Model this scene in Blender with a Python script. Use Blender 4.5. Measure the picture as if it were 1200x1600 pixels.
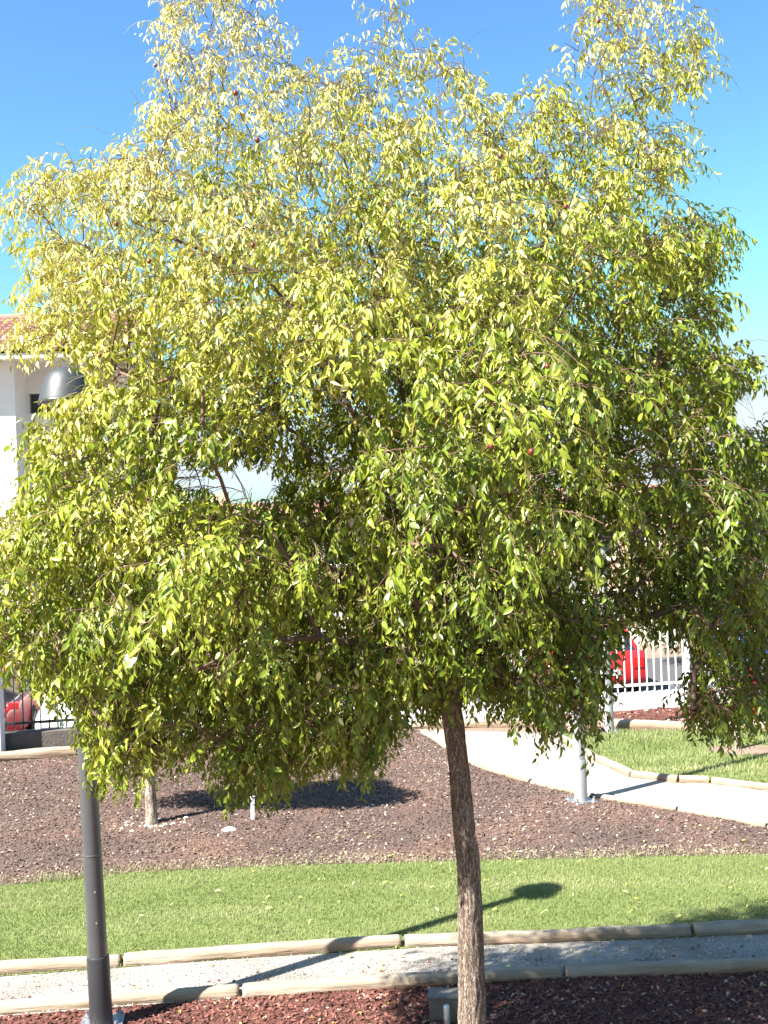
import bpy, bmesh, math, random
import numpy as np
from mathutils import Vector, Matrix, Euler, noise

random.seed(7); rng = np.random.default_rng(11)
for o in list(bpy.data.objects): bpy.data.objects.remove(o)
S = bpy.context.scene
C = S.collection
R = math.radians
PI = math.pi

# ---------------------------------------------------------------- camera
W0, H0, FPX = 1200.0, 1600.0, 1700.0
EYE = 3.1
ROLL = R(-2.1)
cam_d = bpy.data.cameras.new('camera'); cam = bpy.data.objects.new('camera', cam_d); C.objects.link(cam)
cam_d.sensor_fit = 'VERTICAL'; cam_d.sensor_height = 36.0; cam_d.lens = 36.0*FPX/H0
cam_d.clip_start = 0.05; cam_d.clip_end = 2000
cam.matrix_world = Matrix.Translation((0, 0, EYE)) @ Euler((R(90), 0, 0)).to_matrix().to_4x4() @ Matrix.Rotation(ROLL, 4, 'Z')
S.camera = cam
S.render.resolution_x = 768; S.render.resolution_y = 1024

# ---------------------------------------------------------------- light
SUN_TRAVEL = Vector((2.95, 2.0, -3.75)).normalized()
SUN_EL = math.asin(-SUN_TRAVEL.z)
wd = bpy.data.worlds.new('World'); S.world = wd; wd.use_nodes = True
nt = wd.node_tree; nt.nodes.clear()
sky = nt.nodes.new('ShaderNodeTexSky'); sky.sky_type = 'NISHITA'; sky.sun_disc = False
sky.sun_elevation = SUN_EL; sky.sun_rotation = math.atan2(-SUN_TRAVEL.x, -SUN_TRAVEL.y)
sky.air_density = 1.0; sky.dust_density = 1.0; sky.ozone_density = 3.0
gam = nt.nodes.new('ShaderNodeGamma'); gam.inputs['Gamma'].default_value = 1.25      # the camera's saturated blue
bg = nt.nodes.new('ShaderNodeBackground'); bg.inputs['Strength'].default_value = 0.05
wo = nt.nodes.new('ShaderNodeOutputWorld')
nt.links.new(sky.outputs[0], gam.inputs[0]); tintn = nt.nodes.new('ShaderNodeMix'); tintn.data_type = 'RGBA'; tintn.blend_type = 'MULTIPLY'; tintn.inputs['Factor'].default_value = 1.0
tintn.inputs['B'].default_value = (0.80, 1.08, 1.14, 1)   # white balance of the sky light
nt.links.new(gam.outputs[0], tintn.inputs['A']); cap = nt.nodes.new('ShaderNodeVectorMath'); cap.operation = 'MINIMUM'; cap.inputs[1].default_value = (4.75, 5.25, 5.7)
nt.links.new(tintn.outputs['Result'], cap.inputs[0]); nt.links.new(cap.outputs[0], bg.inputs[0]); nt.links.new(bg.outputs[0], wo.inputs[0])
sd = bpy.data.lights.new('sun', 'SUN'); sd.energy = 5.0; sd.angle = R(0.55); sd.color = (1.0, 0.955, 0.88)
sun = bpy.data.objects.new('sun', sd); C.objects.link(sun); sun.location = (-20, -14, 30)
sun.rotation_euler = SUN_TRAVEL.to_track_quat('-Z', 'Y').to_euler()
S.view_settings.view_transform = 'Standard'; S.view_settings.look = 'None'
S.view_settings.gamma = 1.0; S.view_settings.use_curve_mapping = False
S.view_settings.exposure = 1.95
S.render.engine = 'CYCLES'
S.cycles.max_bounces = 8; S.cycles.diffuse_bounces = 4; S.cycles.transmission_bounces = 5; S.cycles.glossy_bounces = 3

# ---------------------------------------------------------------- pixel helpers (photograph pixels, 1200 x 1600)
def ray(u, v):
    a = (u-600.0)/FPX; b = (800.0-v)/FPX
    c, s = math.cos(ROLL), math.sin(ROLL)
    return Vector((a*c-b*s, 1.0, a*s+b*c))
def gp(u, v, z=0.0):
    r = ray(u, v); t = (z-EYE)/r.z
    return Vector((r.x*t, t, z))
def at(u, v, d):
    r = ray(u, v); return Vector((r.x*d, d, EYE+r.z*d))
def proj(P):
    P = np.asarray(P, float); d = P[..., 1]
    x = P[..., 0]/d; z = (P[..., 2]-EYE)/d
    c, s = math.cos(ROLL), math.sin(ROLL)
    a = x*c+z*s; b = -x*s+z*c
    return 600+a*FPX, 800-b*FPX

# ---------------------------------------------------------------- materials
MATS = {}
def mat(name, col, rough=0.7, var=None, scale=8.0, bump=0.0, bscale=60.0, metal=0.0, spec=0.4, detail=6.0, coords='Object', var2=None, scale2=1.2, mix2=0.5, stretch=None):
    m = bpy.data.materials.new(name); m.use_nodes = True; n = m.node_tree; L = n.links
    p = n.nodes['Principled BSDF']; p.inputs['Roughness'].default_value = rough
    p.inputs['Metallic'].default_value = metal; p.inputs['Specular IOR Level'].default_value = spec
    tc = n.nodes.new('ShaderNodeTexCoord'); src = tc.outputs[coords]
    if stretch:
        mp = n.nodes.new('ShaderNodeMapping'); mp.inputs['Scale'].default_value = stretch
        L.new(src, mp.inputs[0]); src = mp.outputs[0]
    p.inputs['Base Color'].default_value = (*col, 1)
    out = None
    if var:
        t = n.nodes.new('ShaderNodeTexNoise'); t.inputs['Scale'].default_value = scale; t.inputs['Detail'].default_value = detail
        t.inputs['Roughness'].default_value = 0.65
        L.new(src, t.inputs['Vector'])
        cr = n.nodes.new('ShaderNodeValToRGB'); cr.color_ramp.elements[0].position = 0.32; cr.color_ramp.elements[1].position = 0.68
        cr.color_ramp.elements[0].color = (*col, 1); cr.color_ramp.elements[1].color = (*var, 1)
        L.new(t.outputs['Fac'], cr.inputs[0]); out = cr.outputs[0]
        if var2:
            t2 = n.nodes.new('ShaderNodeTexNoise'); t2.inputs['Scale'].default_value = scale2; t2.inputs['Detail'].default_value = 5
            L.new(src, t2.inputs['Vector'])
            c2 = n.nodes.new('ShaderNodeMapRange'); c2.inputs[1].default_value = 0.42; c2.inputs[2].default_value = 0.68; c2.inputs[4].default_value = mix2
            L.new(t2.outputs['Fac'], c2.inputs[0])
            mx = n.nodes.new('ShaderNodeMix'); mx.data_type = 'RGBA'; mx.inputs['B'].default_value = (*var2, 1)
            L.new(c2.outputs[0], mx.inputs['Factor']); L.new(out, mx.inputs['A']); out = mx.outputs['Result']
        L.new(out, p.inputs['Base Color'])
    if bump:
        t = n.nodes.new('ShaderNodeTexNoise'); t.inputs['Scale'].default_value = bscale; t.inputs['Detail'].default_value = 7
        L.new(src, t.inputs['Vector'])
        b = n.nodes.new('ShaderNodeBump'); b.inputs['Strength'].default_value = min(1.0, bump); b.inputs['Distance'].default_value = 0.02
        L.new(t.outputs['Fac'], b.inputs['Height']); L.new(b.outputs[0], p.inputs['Normal'])
    MATS[name] = m
    return m

def attr_mat(name, stops, rough=0.5, spec=0.5, trans=0.0, attr='tint', gloss_bump=0.0, tgain=(1.0, 1.0, 1.0)):
    """a material whose colour runs along a ramp driven by the per-piece 'tint' attribute"""
    m = bpy.data.materials.new(name); m.use_nodes = True; n = m.node_tree; L = n.links
    p = n.nodes['Principled BSDF']; out = n.nodes['Material Output']
    a = n.nodes.new('ShaderNodeAttribute'); a.attribute_name = attr
    cr = n.nodes.new('ShaderNodeValToRGB'); el = cr.color_ramp.elements
    el[0].position, el[0].color = stops[0][0], (*stops[0][1], 1)
    el[1].position, el[1].color = stops[-1][0], (*stops[-1][1], 1)
    for q, c in stops[1:-1]:
        e = el.new(q); e.color = (*c, 1)
    L.new(a.outputs['Fac'], cr.inputs[0]); L.new(cr.outputs[0], p.inputs['Base Color'])
    p.inputs['Roughness'].default_value = rough; p.inputs['Specular IOR Level'].default_value = spec
    if trans:
        tr = n.nodes.new('ShaderNodeBsdfTranslucent'); ms = n.nodes.new('ShaderNodeMixShader'); ms.inputs[0].default_value = trans
        g = n.nodes.new('ShaderNodeMix'); g.data_type = 'RGBA'; g.blend_type = 'MULTIPLY'; g.inputs['Factor'].default_value = 1.0
        g.inputs['B'].default_value = (*tgain, 1)
        L.new(cr.outputs[0], g.inputs['A']); L.new(g.outputs['Result'], tr.inputs['Color'])
        L.new(p.outputs[0], ms.inputs[1]); L.new(tr.outputs[0], ms.inputs[2]); L.new(ms.outputs[0], out.inputs['Surface'])
    MATS[name] = m
    return m

def bark_mat(name, dark, light, sc=26.0):
    m = bpy.data.materials.new(name); m.use_nodes = True; n = m.node_tree; L = n.links
    p = n.nodes['Principled BSDF']; p.inputs['Roughness'].default_value = 0.9; p.inputs['Specular IOR Level'].default_value = 0.15
    tc = n.nodes.new('ShaderNodeTexCoord'); mp = n.nodes.new('ShaderNodeMapping'); mp.inputs['Scale'].default_value = (1, 1, 0.16)
    L.new(tc.outputs['Object'], mp.inputs[0])
    t = n.nodes.new('ShaderNodeTexNoise'); t.inputs['Scale'].default_value = sc*2.2; t.inputs['Detail'].default_value = 8; t.inputs['Roughness'].default_value = 0.7
    v = n.nodes.new('ShaderNodeTexVoronoi'); v.feature = 'DISTANCE_TO_EDGE'; v.inputs['Scale'].default_value = sc
    L.new(mp.outputs[0], t.inputs['Vector'])
    ad = n.nodes.new('ShaderNodeMix'); ad.data_type = 'VECTOR'; ad.inputs['Factor'].default_value = 0.12
    L.new(mp.outputs[0], ad.inputs['A']); L.new(t.outputs['Color'], ad.inputs['B']); L.new(ad.outputs['Result'], v.inputs['Vector'])
    mr = n.nodes.new('ShaderNodeMapRange'); mr.inputs[2].default_value = 0.16; L.new(v.outputs['Distance'], mr.inputs[0])
    mu = n.nodes.new('ShaderNodeMath'); mu.operation = 'MULTIPLY'; L.new(mr.outputs[0], mu.inputs[0]); L.new(t.outputs['Fac'], mu.inputs[1])
    cr = n.nodes.new('ShaderNodeValToRGB'); cr.color_ramp.elements[0].color = (*dark, 1); cr.color_ramp.elements[1].color = (*light, 1)
    cr.color_ramp.elements[0].position = 0.05; cr.color_ramp.elements[1].position = 0.62
    L.new(mu.outputs[0], cr.inputs[0]); L.new(cr.outputs[0], p.inputs['Base Color'])
    b = n.nodes.new('ShaderNodeBump'); b.inputs['Strength'].default_value = 0.9; b.inputs['Distance'].default_value = 0.008
    L.new(mu.outputs[0], b.inputs['Height']); L.new(b.outputs[0], p.inputs['Normal'])
    MATS[name] = m
    return m

mat('soil', (0.24, 0.18, 0.135), 0.95, (0.18, 0.13, 0.095), 3, 0.5, 40, spec=0.1)
mat('mulch_red', (0.15, 0.065, 0.050), 0.95, (0.08, 0.037, 0.032), 30, 0.9, 45, spec=0.1)
mat('mulch_brown', (0.12, 0.086, 0.074), 0.95, (0.075, 0.054, 0.047), 26, 0.9, 40, spec=0.1, var2=(0.20, 0.115, 0.085), scale2=0.8, mix2=0.6)
mat('gravel', (0.43, 0.40, 0.36), 0.95, (0.31, 0.285, 0.25), 60, 0.9, 110, spec=0.1, var2=(0.21, 0.175, 0.14), scale2=1.7, mix2=0.6)
mat('gravel_far', (0.42, 0.39, 0.335), 0.95, (0.33, 0.30, 0.26), 30, 0.8, 90, spec=0.1, var2=(0.25, 0.205, 0.16), scale2=1.1, mix2=0.5)
mat('turf', (0.14, 0.185, 0.055), 0.95, (0.18, 0.22, 0.075), 9, 0.8, 120, spec=0.1)
mat('asphalt', (0.085, 0.085, 0.09), 0.9, (0.06, 0.06, 0.065), 20, 0.4, 80)
mat('pavement', (0.58, 0.56, 0.53), 0.9, (0.48, 0.46, 0.44), 6, 0.2, 50)
mat('log', (0.37, 0.325, 0.265), 0.92, (0.22, 0.19, 0.15), 20, 1.0, 34, spec=0.15, stretch=(0.12, 1, 1), var2=(0.22, 0.135, 0.08), scale2=3.4, mix2=0.8)
mat('log_end', (0.22, 0.15, 0.10), 0.95, (0.34, 0.25, 0.17), 30, 0.3, 60, spec=0.1)
mat('lamp_grey', (0.14, 0.15, 0.16), 0.33, (0.12, 0.128, 0.138), 4, 0.03, 40, metal=0.55, spec=0.5)
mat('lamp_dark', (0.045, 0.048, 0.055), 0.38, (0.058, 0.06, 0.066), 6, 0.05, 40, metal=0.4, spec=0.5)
mat('lamp_silver', (0.42, 0.43, 0.45), 0.4, (0.36, 0.37, 0.39), 5, 0.05, 40, metal=0.45, spec=0.5)
mat('lamp_head', (0.06, 0.065, 0.072), 0.5, (0.05, 0.055, 0.06), 9, 0.05, 60, metal=0.3, spec=0.5)
mat('steel', (0.52, 0.52, 0.52), 0.35, (0.38, 0.38, 0.39), 30, 0.1, 80, metal=0.8)
mat('opal', (0.75, 0.75, 0.72), 0.3, spec=0.5)
mat('white_paint', (0.80, 0.79, 0.77), 0.6, (0.72, 0.71, 0.69), 5, 0.1, 30)
mat('black_and_shade', (0.025, 0.025, 0.028), 0.45)  # black of the car grilles, and shade coloured onto the left fence bars
mat('red_paint', (0.50, 0.035, 0.03), 0.4, (0.42, 0.03, 0.03), 4)
mat('render_white', (0.80, 0.785, 0.77), 0.9, (0.74, 0.73, 0.715), 1.2, 0.15, 60, spec=0.1)
mat('concrete_and_shade', (0.14, 0.125, 0.11), 0.95, (0.09, 0.083, 0.078), 6, 0.5, 30, spec=0.1)  # dark ledge, and shade coloured into the left fence plinth
mat('glass_dark', (0.02, 0.024, 0.03), 0.08, spec=0.7)
mat('frame_dark', (0.07, 0.065, 0.06), 0.5)
mat('roof_tile', (0.36, 0.19, 0.15), 0.85, (0.27, 0.14, 0.115), 4, 0.2, 30, var2=(0.42, 0.28, 0.23), scale2=2.5, mix2=0.6)
mat('house_tan', (0.52, 0.38, 0.28), 0.95, (0.46, 0.33, 0.24), 2, 0.2, 40, spec=0.1)
mat('house_cream', (0.66, 0.58, 0.48), 0.95, (0.6, 0.52, 0.43), 2, 0.2, 40, spec=0.1)
mat('car_red', (0.50, 0.02, 0.025), 0.22, spec=0.6)
mat('car_white', (0.75, 0.75, 0.74), 0.25, spec=0.6)
mat('car_blue', (0.03, 0.09, 0.28), 0.22, spec=0.6)
mat('tyre', (0.02, 0.02, 0.02), 0.85, (0.03, 0.03, 0.03), 30)
mat('plate', (0.78, 0.78, 0.75), 0.5)
mat('lamp_red', (0.45, 0.01, 0.01), 0.2)
mat('box_grey', (0.16, 0.145, 0.125), 0.6, (0.11, 0.10, 0.09), 14, 0.2, 40, metal=0.2)
mat('stone', (0.68, 0.64, 0.58), 0.9, (0.55, 0.5, 0.44), 9, 0.4, 40)
mat('fruit', (0.19, 0.035, 0.014), 0.35, (0.13, 0.028, 0.012), 30, 0.05, 60, spec=0.5)
bark_mat('bark', (0.085, 0.058, 0.045), (0.47, 0.375, 0.30), 46)
bark_mat('bark_pale', (0.16, 0.12, 0.09), (0.50, 0.42, 0.34), 22)
mat('twig', (0.17, 0.10, 0.065), 0.75, (0.12, 0.075, 0.055), 20, 0.2, 60)
mat('branch', (0.125, 0.085, 0.062), 0.85, (0.075, 0.05, 0.04), 24, 0.5, 60)
LEAF_STOPS = [(0.0, (0.030, 0.065, 0.006)), (0.25, (0.098, 0.150, 0.010)), (0.47, (0.215, 0.275, 0.022)), (0.67, (0.42, 0.43, 0.06)), (0.83, (0.60, 0.57, 0.19)), (0.95, (0.70, 0.66, 0.36)), (1.0, (0.55, 0.40, 0.06))]  # green to yellow is leaf colour; the palest stops also paint bright gloss
attr_mat('leaf', LEAF_STOPS, rough=0.38, spec=0.5, trans=0.20, tgain=(1.25, 1.2, 0.45))
attr_mat('stem', [(0.0, (0.10, 0.09, 0.03)), (1.0, (0.30, 0.24, 0.08))], rough=0.6, spec=0.3)
attr_mat('grass', [(0.0, (0.135, 0.18, 0.05)), (0.45, (0.225, 0.255, 0.105)), (0.75, (0.31, 0.315, 0.155)), (1.0, (0.44, 0.40, 0.24))], rough=0.6, spec=0.25, trans=0.3)
attr_mat('chip_brown', [(0.0, (0.040, 0.029, 0.026)), (0.45, (0.115, 0.081, 0.069)), (0.8, (0.19, 0.128, 0.098)), (0.95, (0.28, 0.21, 0.17)), (1.0, (0.42, 0.36, 0.30))], rough=0.9, spec=0.15)
attr_mat('chip_red', [(0.0, (0.050, 0.021, 0.018)), (0.5, (0.15, 0.062, 0.048)), (0.88, (0.25, 0.115, 0.085)), (1.0, (0.55, 0.42, 0.33))], rough=0.9, spec=0.15)
attr_mat('straw', [(0.0, (0.12, 0.085, 0.06)), (0.5, (0.26, 0.205, 0.145)), (1.0, (0.42, 0.36, 0.27))], rough=0.9, spec=0.15)
attr_mat('pebble', [(0.0, (0.17, 0.145, 0.12)), (0.5, (0.42, 0.385, 0.335)), (1.0, (0.56, 0.52, 0.47))], rough=0.9, spec=0.15)
attr_mat('needle', [(0.0, (0.020, 0.045, 0.012)), (0.6, (0.055, 0.095, 0.022)), (1.0, (0.12, 0.17, 0.045))], rough=0.6, spec=0.3, trans=0.2)

# ---------------------------------------------------------------- mesh helpers
def link(name, me, parent=None, m=None):
    o = bpy.data.objects.new(name, me); C.objects.link(o)
    if parent: o.parent = parent
    if m:
        if not me.materials: me.materials.append(MATS[m])
    return o
def tag(o, label=None, cat=None, group=None, kind=None):
    if label: o['label'] = label
    if cat: o['category'] = cat
    if group: o['group'] = group
    if kind: o['kind'] = kind
    return o
def empty(name, loc, rz=0.0):
    o = bpy.data.objects.new(name, None); C.objects.link(o); o.location = loc; o.rotation_euler = (0, 0, rz); o.empty_display_size = 0.2
    return o
def copy_tree(o, parent=None):
    c = o.copy(); C.objects.link(c); c.parent = parent
    for ch in list(o.children): copy_tree(ch, c)
    return c

def np_mesh(name, V, F, tint=None, smooth=False):
    """V (n,3); F list of (m,k) int arrays of equal k each; tint per vertex"""
    me = bpy.data.meshes.new(name)
    V = np.ascontiguousarray(V, dtype=np.float32)
    F = [np.ascontiguousarray(f, dtype=np.int32) for f in F if len(f)]
    me.vertices.add(len(V)); me.vertices.foreach_set('co', V.ravel())
    nl = sum(f.size for f in F); npoly = sum(len(f) for f in F)
    me.loops.add(nl); me.polygons.add(npoly)
    me.loops.foreach_set('vertex_index', np.concatenate([f.ravel() for f in F]))
    tot = np.concatenate([np.full(len(f), f.shape[1], np.int32) for f in F])
    st = np.concatenate([[0], np.cumsum(tot)[:-1]]).astype(np.int32)
    me.polygons.foreach_set('loop_start', st); me.polygons.foreach_set('loop_total', tot)
    if smooth: me.polygons.foreach_set('use_smooth', np.ones(npoly, bool))
    me.update(calc_edges=True)
    if tint is not None:
        a = me.attributes.new('tint', 'FLOAT', 'POINT'); a.data.foreach_set('value', np.ascontiguousarray(tint, dtype=np.float32))
    me.validate()
    return me
def stamp(tv, tf, M, T, tint=None):
    """copies of a template: M (n,3,3) columns=axes, T (n,3)"""
    n = len(T); k = len(tv)
    V = (np.einsum('nij,kj->nki', M, tv) + T[:, None, :]).reshape(-1, 3)
    F = [(f[None, :, :] + (np.arange(n)*k)[:, None, None]).reshape(-1, f.shape[1]) for f in tf]
    t = None if tint is None else np.repeat(tint, k)
    return V, F, t
def join_parts(parts):
    Vs, Fs, Ts, off = [], {}, [], 0
    for V, F, t in parts:
        Vs.append(V); Ts.append(t if t is not None else np.zeros(len(V)))
        for f in F: Fs.setdefault(f.shape[1], []).append(f+off)
        off += len(V)
    return np.concatenate(Vs), [np.concatenate(v) for v in Fs.values()], np.concatenate(Ts)
def nrm(a): return a/np.maximum(np.linalg.norm(a, axis=-1, keepdims=True), 1e-9)

class MB:
    """collects simple solids, builds one mesh object"""
    def __init__(s): s.v = []; s.f = []
    def add(s, vs, fs):
        o = len(s.v); s.v += [tuple(v) for v in vs]; s.f += [tuple(i+o for i in f) for f in fs]; return s
    def box(s, x0, x1, y0, y1, z0, z1):
        vs = [(x, y, z) for z in (z0, z1) for y in (y0, y1) for x in (x0, x1)]
        return s.add(vs, [(0, 2, 3, 1), (4, 5, 7, 6), (0, 1, 5, 4), (2, 6, 7, 3), (0, 4, 6, 2), (1, 3, 7, 5)])
    def lathe(s, prof, n=24, c=(0, 0, 0), cap0=True, cap1=True):
        vs = []; fs = []
        for r, z in prof:
            for i in range(n):
                a = 2*PI*i/n; vs.append((c[0]+r*math.cos(a), c[1]+r*math.sin(a), c[2]+z))
        for j in range(len(prof)-1):
            for i in range(n):
                k = (i+1) % n; fs.append((j*n+i, j*n+k, (j+1)*n+k, (j+1)*n+i))
        if cap0: fs.append(tuple(range(n))[::-1])
        if cap1: fs.append(tuple((len(prof)-1)*n+i for i in range(n)))
        return s.add(vs, fs)
    def prism(s, poly, axis, a, b):
        """2-D polygon swept along an axis ('x': poly is (y,z); 'y': poly is (x,z))"""
        n = len(poly)
        f = (lambda p, t: (t, p[0], p[1])) if axis == 'x' else (lambda p, t: (p[0], t, p[1]))
        vs = [f(p, a) for p in poly]+[f(p, b) for p in poly]
        fs = [tuple(range(n)), tuple(range(2*n-1, n-1, -1))]+[(i, i+n, (i+1) % n+n, (i+1) % n) for i in range(n)]
        return s.add(vs, fs)
    def build(s, name, m, parent=None, bevel=0.0, smooth=None, seg=2, loc=None):
        me = bpy.data.meshes.new(name); bm = bmesh.new()
        bv = [bm.verts.new(v) for v in s.v]
        for f in s.f: bm.faces.new([bv[i] for i in f])
        bmesh.ops.recalc_face_normals(bm, faces=bm.faces)
        if bevel:
            es = [e for e in bm.edges if len(e.link_faces) == 2 and e.calc_face_angle(0) > 0.5]
            bmesh.ops.bevel(bm, geom=es, offset=bevel, segments=seg, affect='EDGES', profile=0.6, clamp_overlap=True)
        bm.to_mesh(me); bm.free()
        if smooth is not None:
            me.polygons.foreach_set('use_smooth', [True]*len(me.polygons))
            me.set_sharp_from_angle(angle=R(smooth))
        me.materials.append(MATS[m])
        o = bpy.data.objects.new(name, me); C.objects.link(o)
        if parent: o.parent = parent
        if loc: o.location = loc
        return o

def tubes(P, Rr, n=5):
    """P (S,K,3), Rr (S,K): many tubes with the same point count"""
    P = np.asarray(P, float); Rr = np.asarray(Rr, float)
    Sn, K, _ = P.shape
    T = np.empty_like(P); T[:, 1:-1] = P[:, 2:]-P[:, :-2]; T[:, 0] = P[:, 1]-P[:, 0]; T[:, -1] = P[:, -1]-P[:, -2]
    T = nrm(T)
    d = nrm(P[:, -1]-P[:, 0]); ref = np.where(np.abs(d[:, 2:3]) > 0.75, np.array([[0.31, 0.95, 0.05]]), np.array([[0.05, 0.1, 1.0]]))
    A = nrm(np.cross(T, ref[:, None, :])); B = np.cross(T, A)
    ang = np.arange(n)*2*PI/n
    V = P[:, :, None, :]+Rr[:, :, None, None]*(np.cos(ang)[None, None, :, None]*A[:, :, None, :]+np.sin(ang)[None, None, :, None]*B[:, :, None, :])
    V = V.reshape(-1, 3)
    j, i = np.meshgrid(np.arange(K-1), np.arange(n), indexing='ij'); i2 = (i+1) % n
    q = np.stack([j*n+i, (j+1)*n+i, (j+1)*n+i2, j*n+i2], -1).reshape(-1, 4)
    Fq = (q[None]+(np.arange(Sn)*K*n)[:, None, None]).reshape(-1, 4)
    return V, [Fq], None

def in_poly(poly, X, Y):
    poly = np.asarray(poly, float); inside = np.zeros(X.shape, bool); j = len(poly)-1
    for i in range(len(poly)):
        xi, yi = poly[i]; xj, yj = poly[j]
        c = ((yi > Y) != (yj > Y)) & (X < (xj-xi)*(Y-yi)/(yj-yi+1e-12)+xi)
        inside ^= c; j = i
    return inside
def poly_dist(poly, X, Y):
    poly = np.asarray(poly, float); best = np.full(X.shape, 1e9); j = len(poly)-1
    for i in range(len(poly)):
        a = poly[j]; b = poly[i]; ab = b-a; t = ((X-a[0])*ab[0]+(Y-a[1])*ab[1])/(ab@ab+1e-9); t = np.clip(t, 0, 1)
        best = np.minimum(best, np.hypot(X-a[0]-t*ab[0], Y-a[1]-t*ab[1])); j = i
    return best
def sample_poly(poly, density, limit=10**9):
    p = np.asarray(poly, float); lo = p.min(0); hi = p.max(0); n = int(min((hi-lo).prod()*density, limit))
    X = rng.uniform(lo[0], hi[0], n); Y = rng.uniform(lo[1], hi[1], n); k = in_poly(p, X, Y)
    return X[k], Y[k]
def sheet(name, poly, z, m, label=None, kind='structure', cat=None):
    bm = bmesh.new(); vs = [bm.verts.new((p[0], p[1], z)) for p in poly]; f = bm.faces.new(vs)
    if f.normal.z < 0 or True:
        bm.normal_update()
        if f.normal.z < 0: f.normal_flip()
    bmesh.ops.triangulate(bm, faces=bm.faces)
    me = bpy.data.meshes.new(name); bm.to_mesh(me); bm.free(); o = link(name, me, None, m)
    return tag(o, label, cat, None, kind)
def smooth_line(pts, n=8):
    """Catmull-Rom through 2-D points"""
    P = [np.array(p[:2], float) for p in pts]; P = [2*P[0]-P[1]]+P+[2*P[-1]-P[-2]]; out = []
    for i in range(1, len(P)-2):
        for t in np.linspace(0, 1, n, endpoint=False):
            a, b, c, d = P[i-1:i+3]
            out.append(0.5*((2*b)+(c-a)*t+(2*a-5*b+4*c-d)*t*t+(-a+3*b-3*c+d)*t**3))
    out.append(P[-2]); return out

# ================================================================ GROUND
def gl(pts): return [tuple(gp(u, v)[:2]) for u, v in pts]
near_log = gl([(0, 1590), (370, 1561), (715, 1538), (882, 1530), (1200, 1519)])
far_log = gl([(0, 1528), (400, 1498), (715, 1479), (1000, 1470), (1200, 1460)])
lawn_far = gl([(0, 1386), (90, 1378), (200, 1366), (400, 1356), (640, 1349), (900, 1343), (1200, 1337)])
back_edge = gl([(0, 1191), (160, 1178), (420, 1155), (640, 1139)])
back_edge2 = gl([(640, 1139), (780, 1132), (950, 1142), (1080, 1142), (1200, 1143)])
path_near = gl([(655, 1141), (700, 1171), (745, 1197), (830, 1223), (908, 1242), (1000, 1257), (1100, 1273), (1200, 1293)])
path_far = gl([(862, 1147), (885, 1166), (935, 1192), (985, 1216), (1060, 1224), (1110, 1225), (1200, 1236)])
def ext(line, a, b):
    """lengthen a line at both ends"""
    p = [np.array(q, float) for q in line]
    s = p[0]-(p[1]-p[0])/np.linalg.norm(p[1]-p[0])*a; e = p[-1]+(p[-1]-p[-2])/np.linalg.norm(p[-1]-p[-2])*b
    return [tuple(s)]+[tuple(q) for q in p]+[tuple(e)]
NL = ext(near_log, 4, 4); FL = ext(far_log, 4, 4); LF = ext(lawn_far, 4, 4)
BE = ext(back_edge, 6, 0); BE2 = ext(back_edge2, 0, 7); PN = ext(path_near, 0, 5); PF = ext(path_far, 0, 5)
FENCE_A = np.array(gp(0, 1172)[:2]); FENCE_B = np.array(gp(1000, 1107)[:2]); fd = (FENCE_B-FENCE_A)/np.linalg.norm(FENCE_B-FENCE_A); fn = np.array((-fd[1], fd[0]))
FA = FENCE_A-fd*8; FB = FENCE_B+fd*10

SZ = -0.9                                              # level of the street beyond the fence
sheet('ground', [(-900, -60), (900, -60), (900, 1500), (-900, 1500)], SZ-.01, 'soil')
sheet('park_ground', [(-25, -8), (25, -8)]+[tuple(FB+fd*9), tuple(FA-fd*9)], 0.0, 'soil')
near_bed = [(-8, 2.2), (8, 2.2)]+NL[::-1]
sheet('near_mulch_bed', near_bed, 0.004, 'mulch_red')
path1 = NL+FL[::-1]
sheet('gravel_path', path1, 0.008, 'gravel')
lawn1 = FL+LF[::-1]
sheet('near_lawn', lawn1, 0.012, 'turf')
mid_bed = LF+[PN[-1]]+PN[::-1][1:]+BE[::-1]
sheet('middle_mulch_bed', mid_bed, 0.006, 'mulch_brown')
path2 = PN+PF[::-1]
sheet('curved_gravel_path', path2, 0.010, 'gravel_far')
lawn2 = PF+BE2[::-1][:-3]
sheet('far_lawn', lawn2, 0.014, 'turf')
back_bed = BE+BE2[1:]+[tuple(FB), tuple(FA)]
sheet('back_mulch_bed', back_bed, 0.005, 'mulch_red')
pv = [tuple(FA+fn*0.1), tuple(FB+fn*0.1), tuple(FB+fn*1.7), tuple(FA+fn*1.7)]
sheet('street_pavement', pv, SZ+0.12, 'pavement')
st = [tuple(FA-fd*30+fn*1.6), tuple(FB+fd*30+fn*1.6), tuple(FB+fd*30+fn*11), tuple(FA-fd*30+fn*11)]
sheet('street', st, SZ+0.0, 'asphalt')

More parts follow.
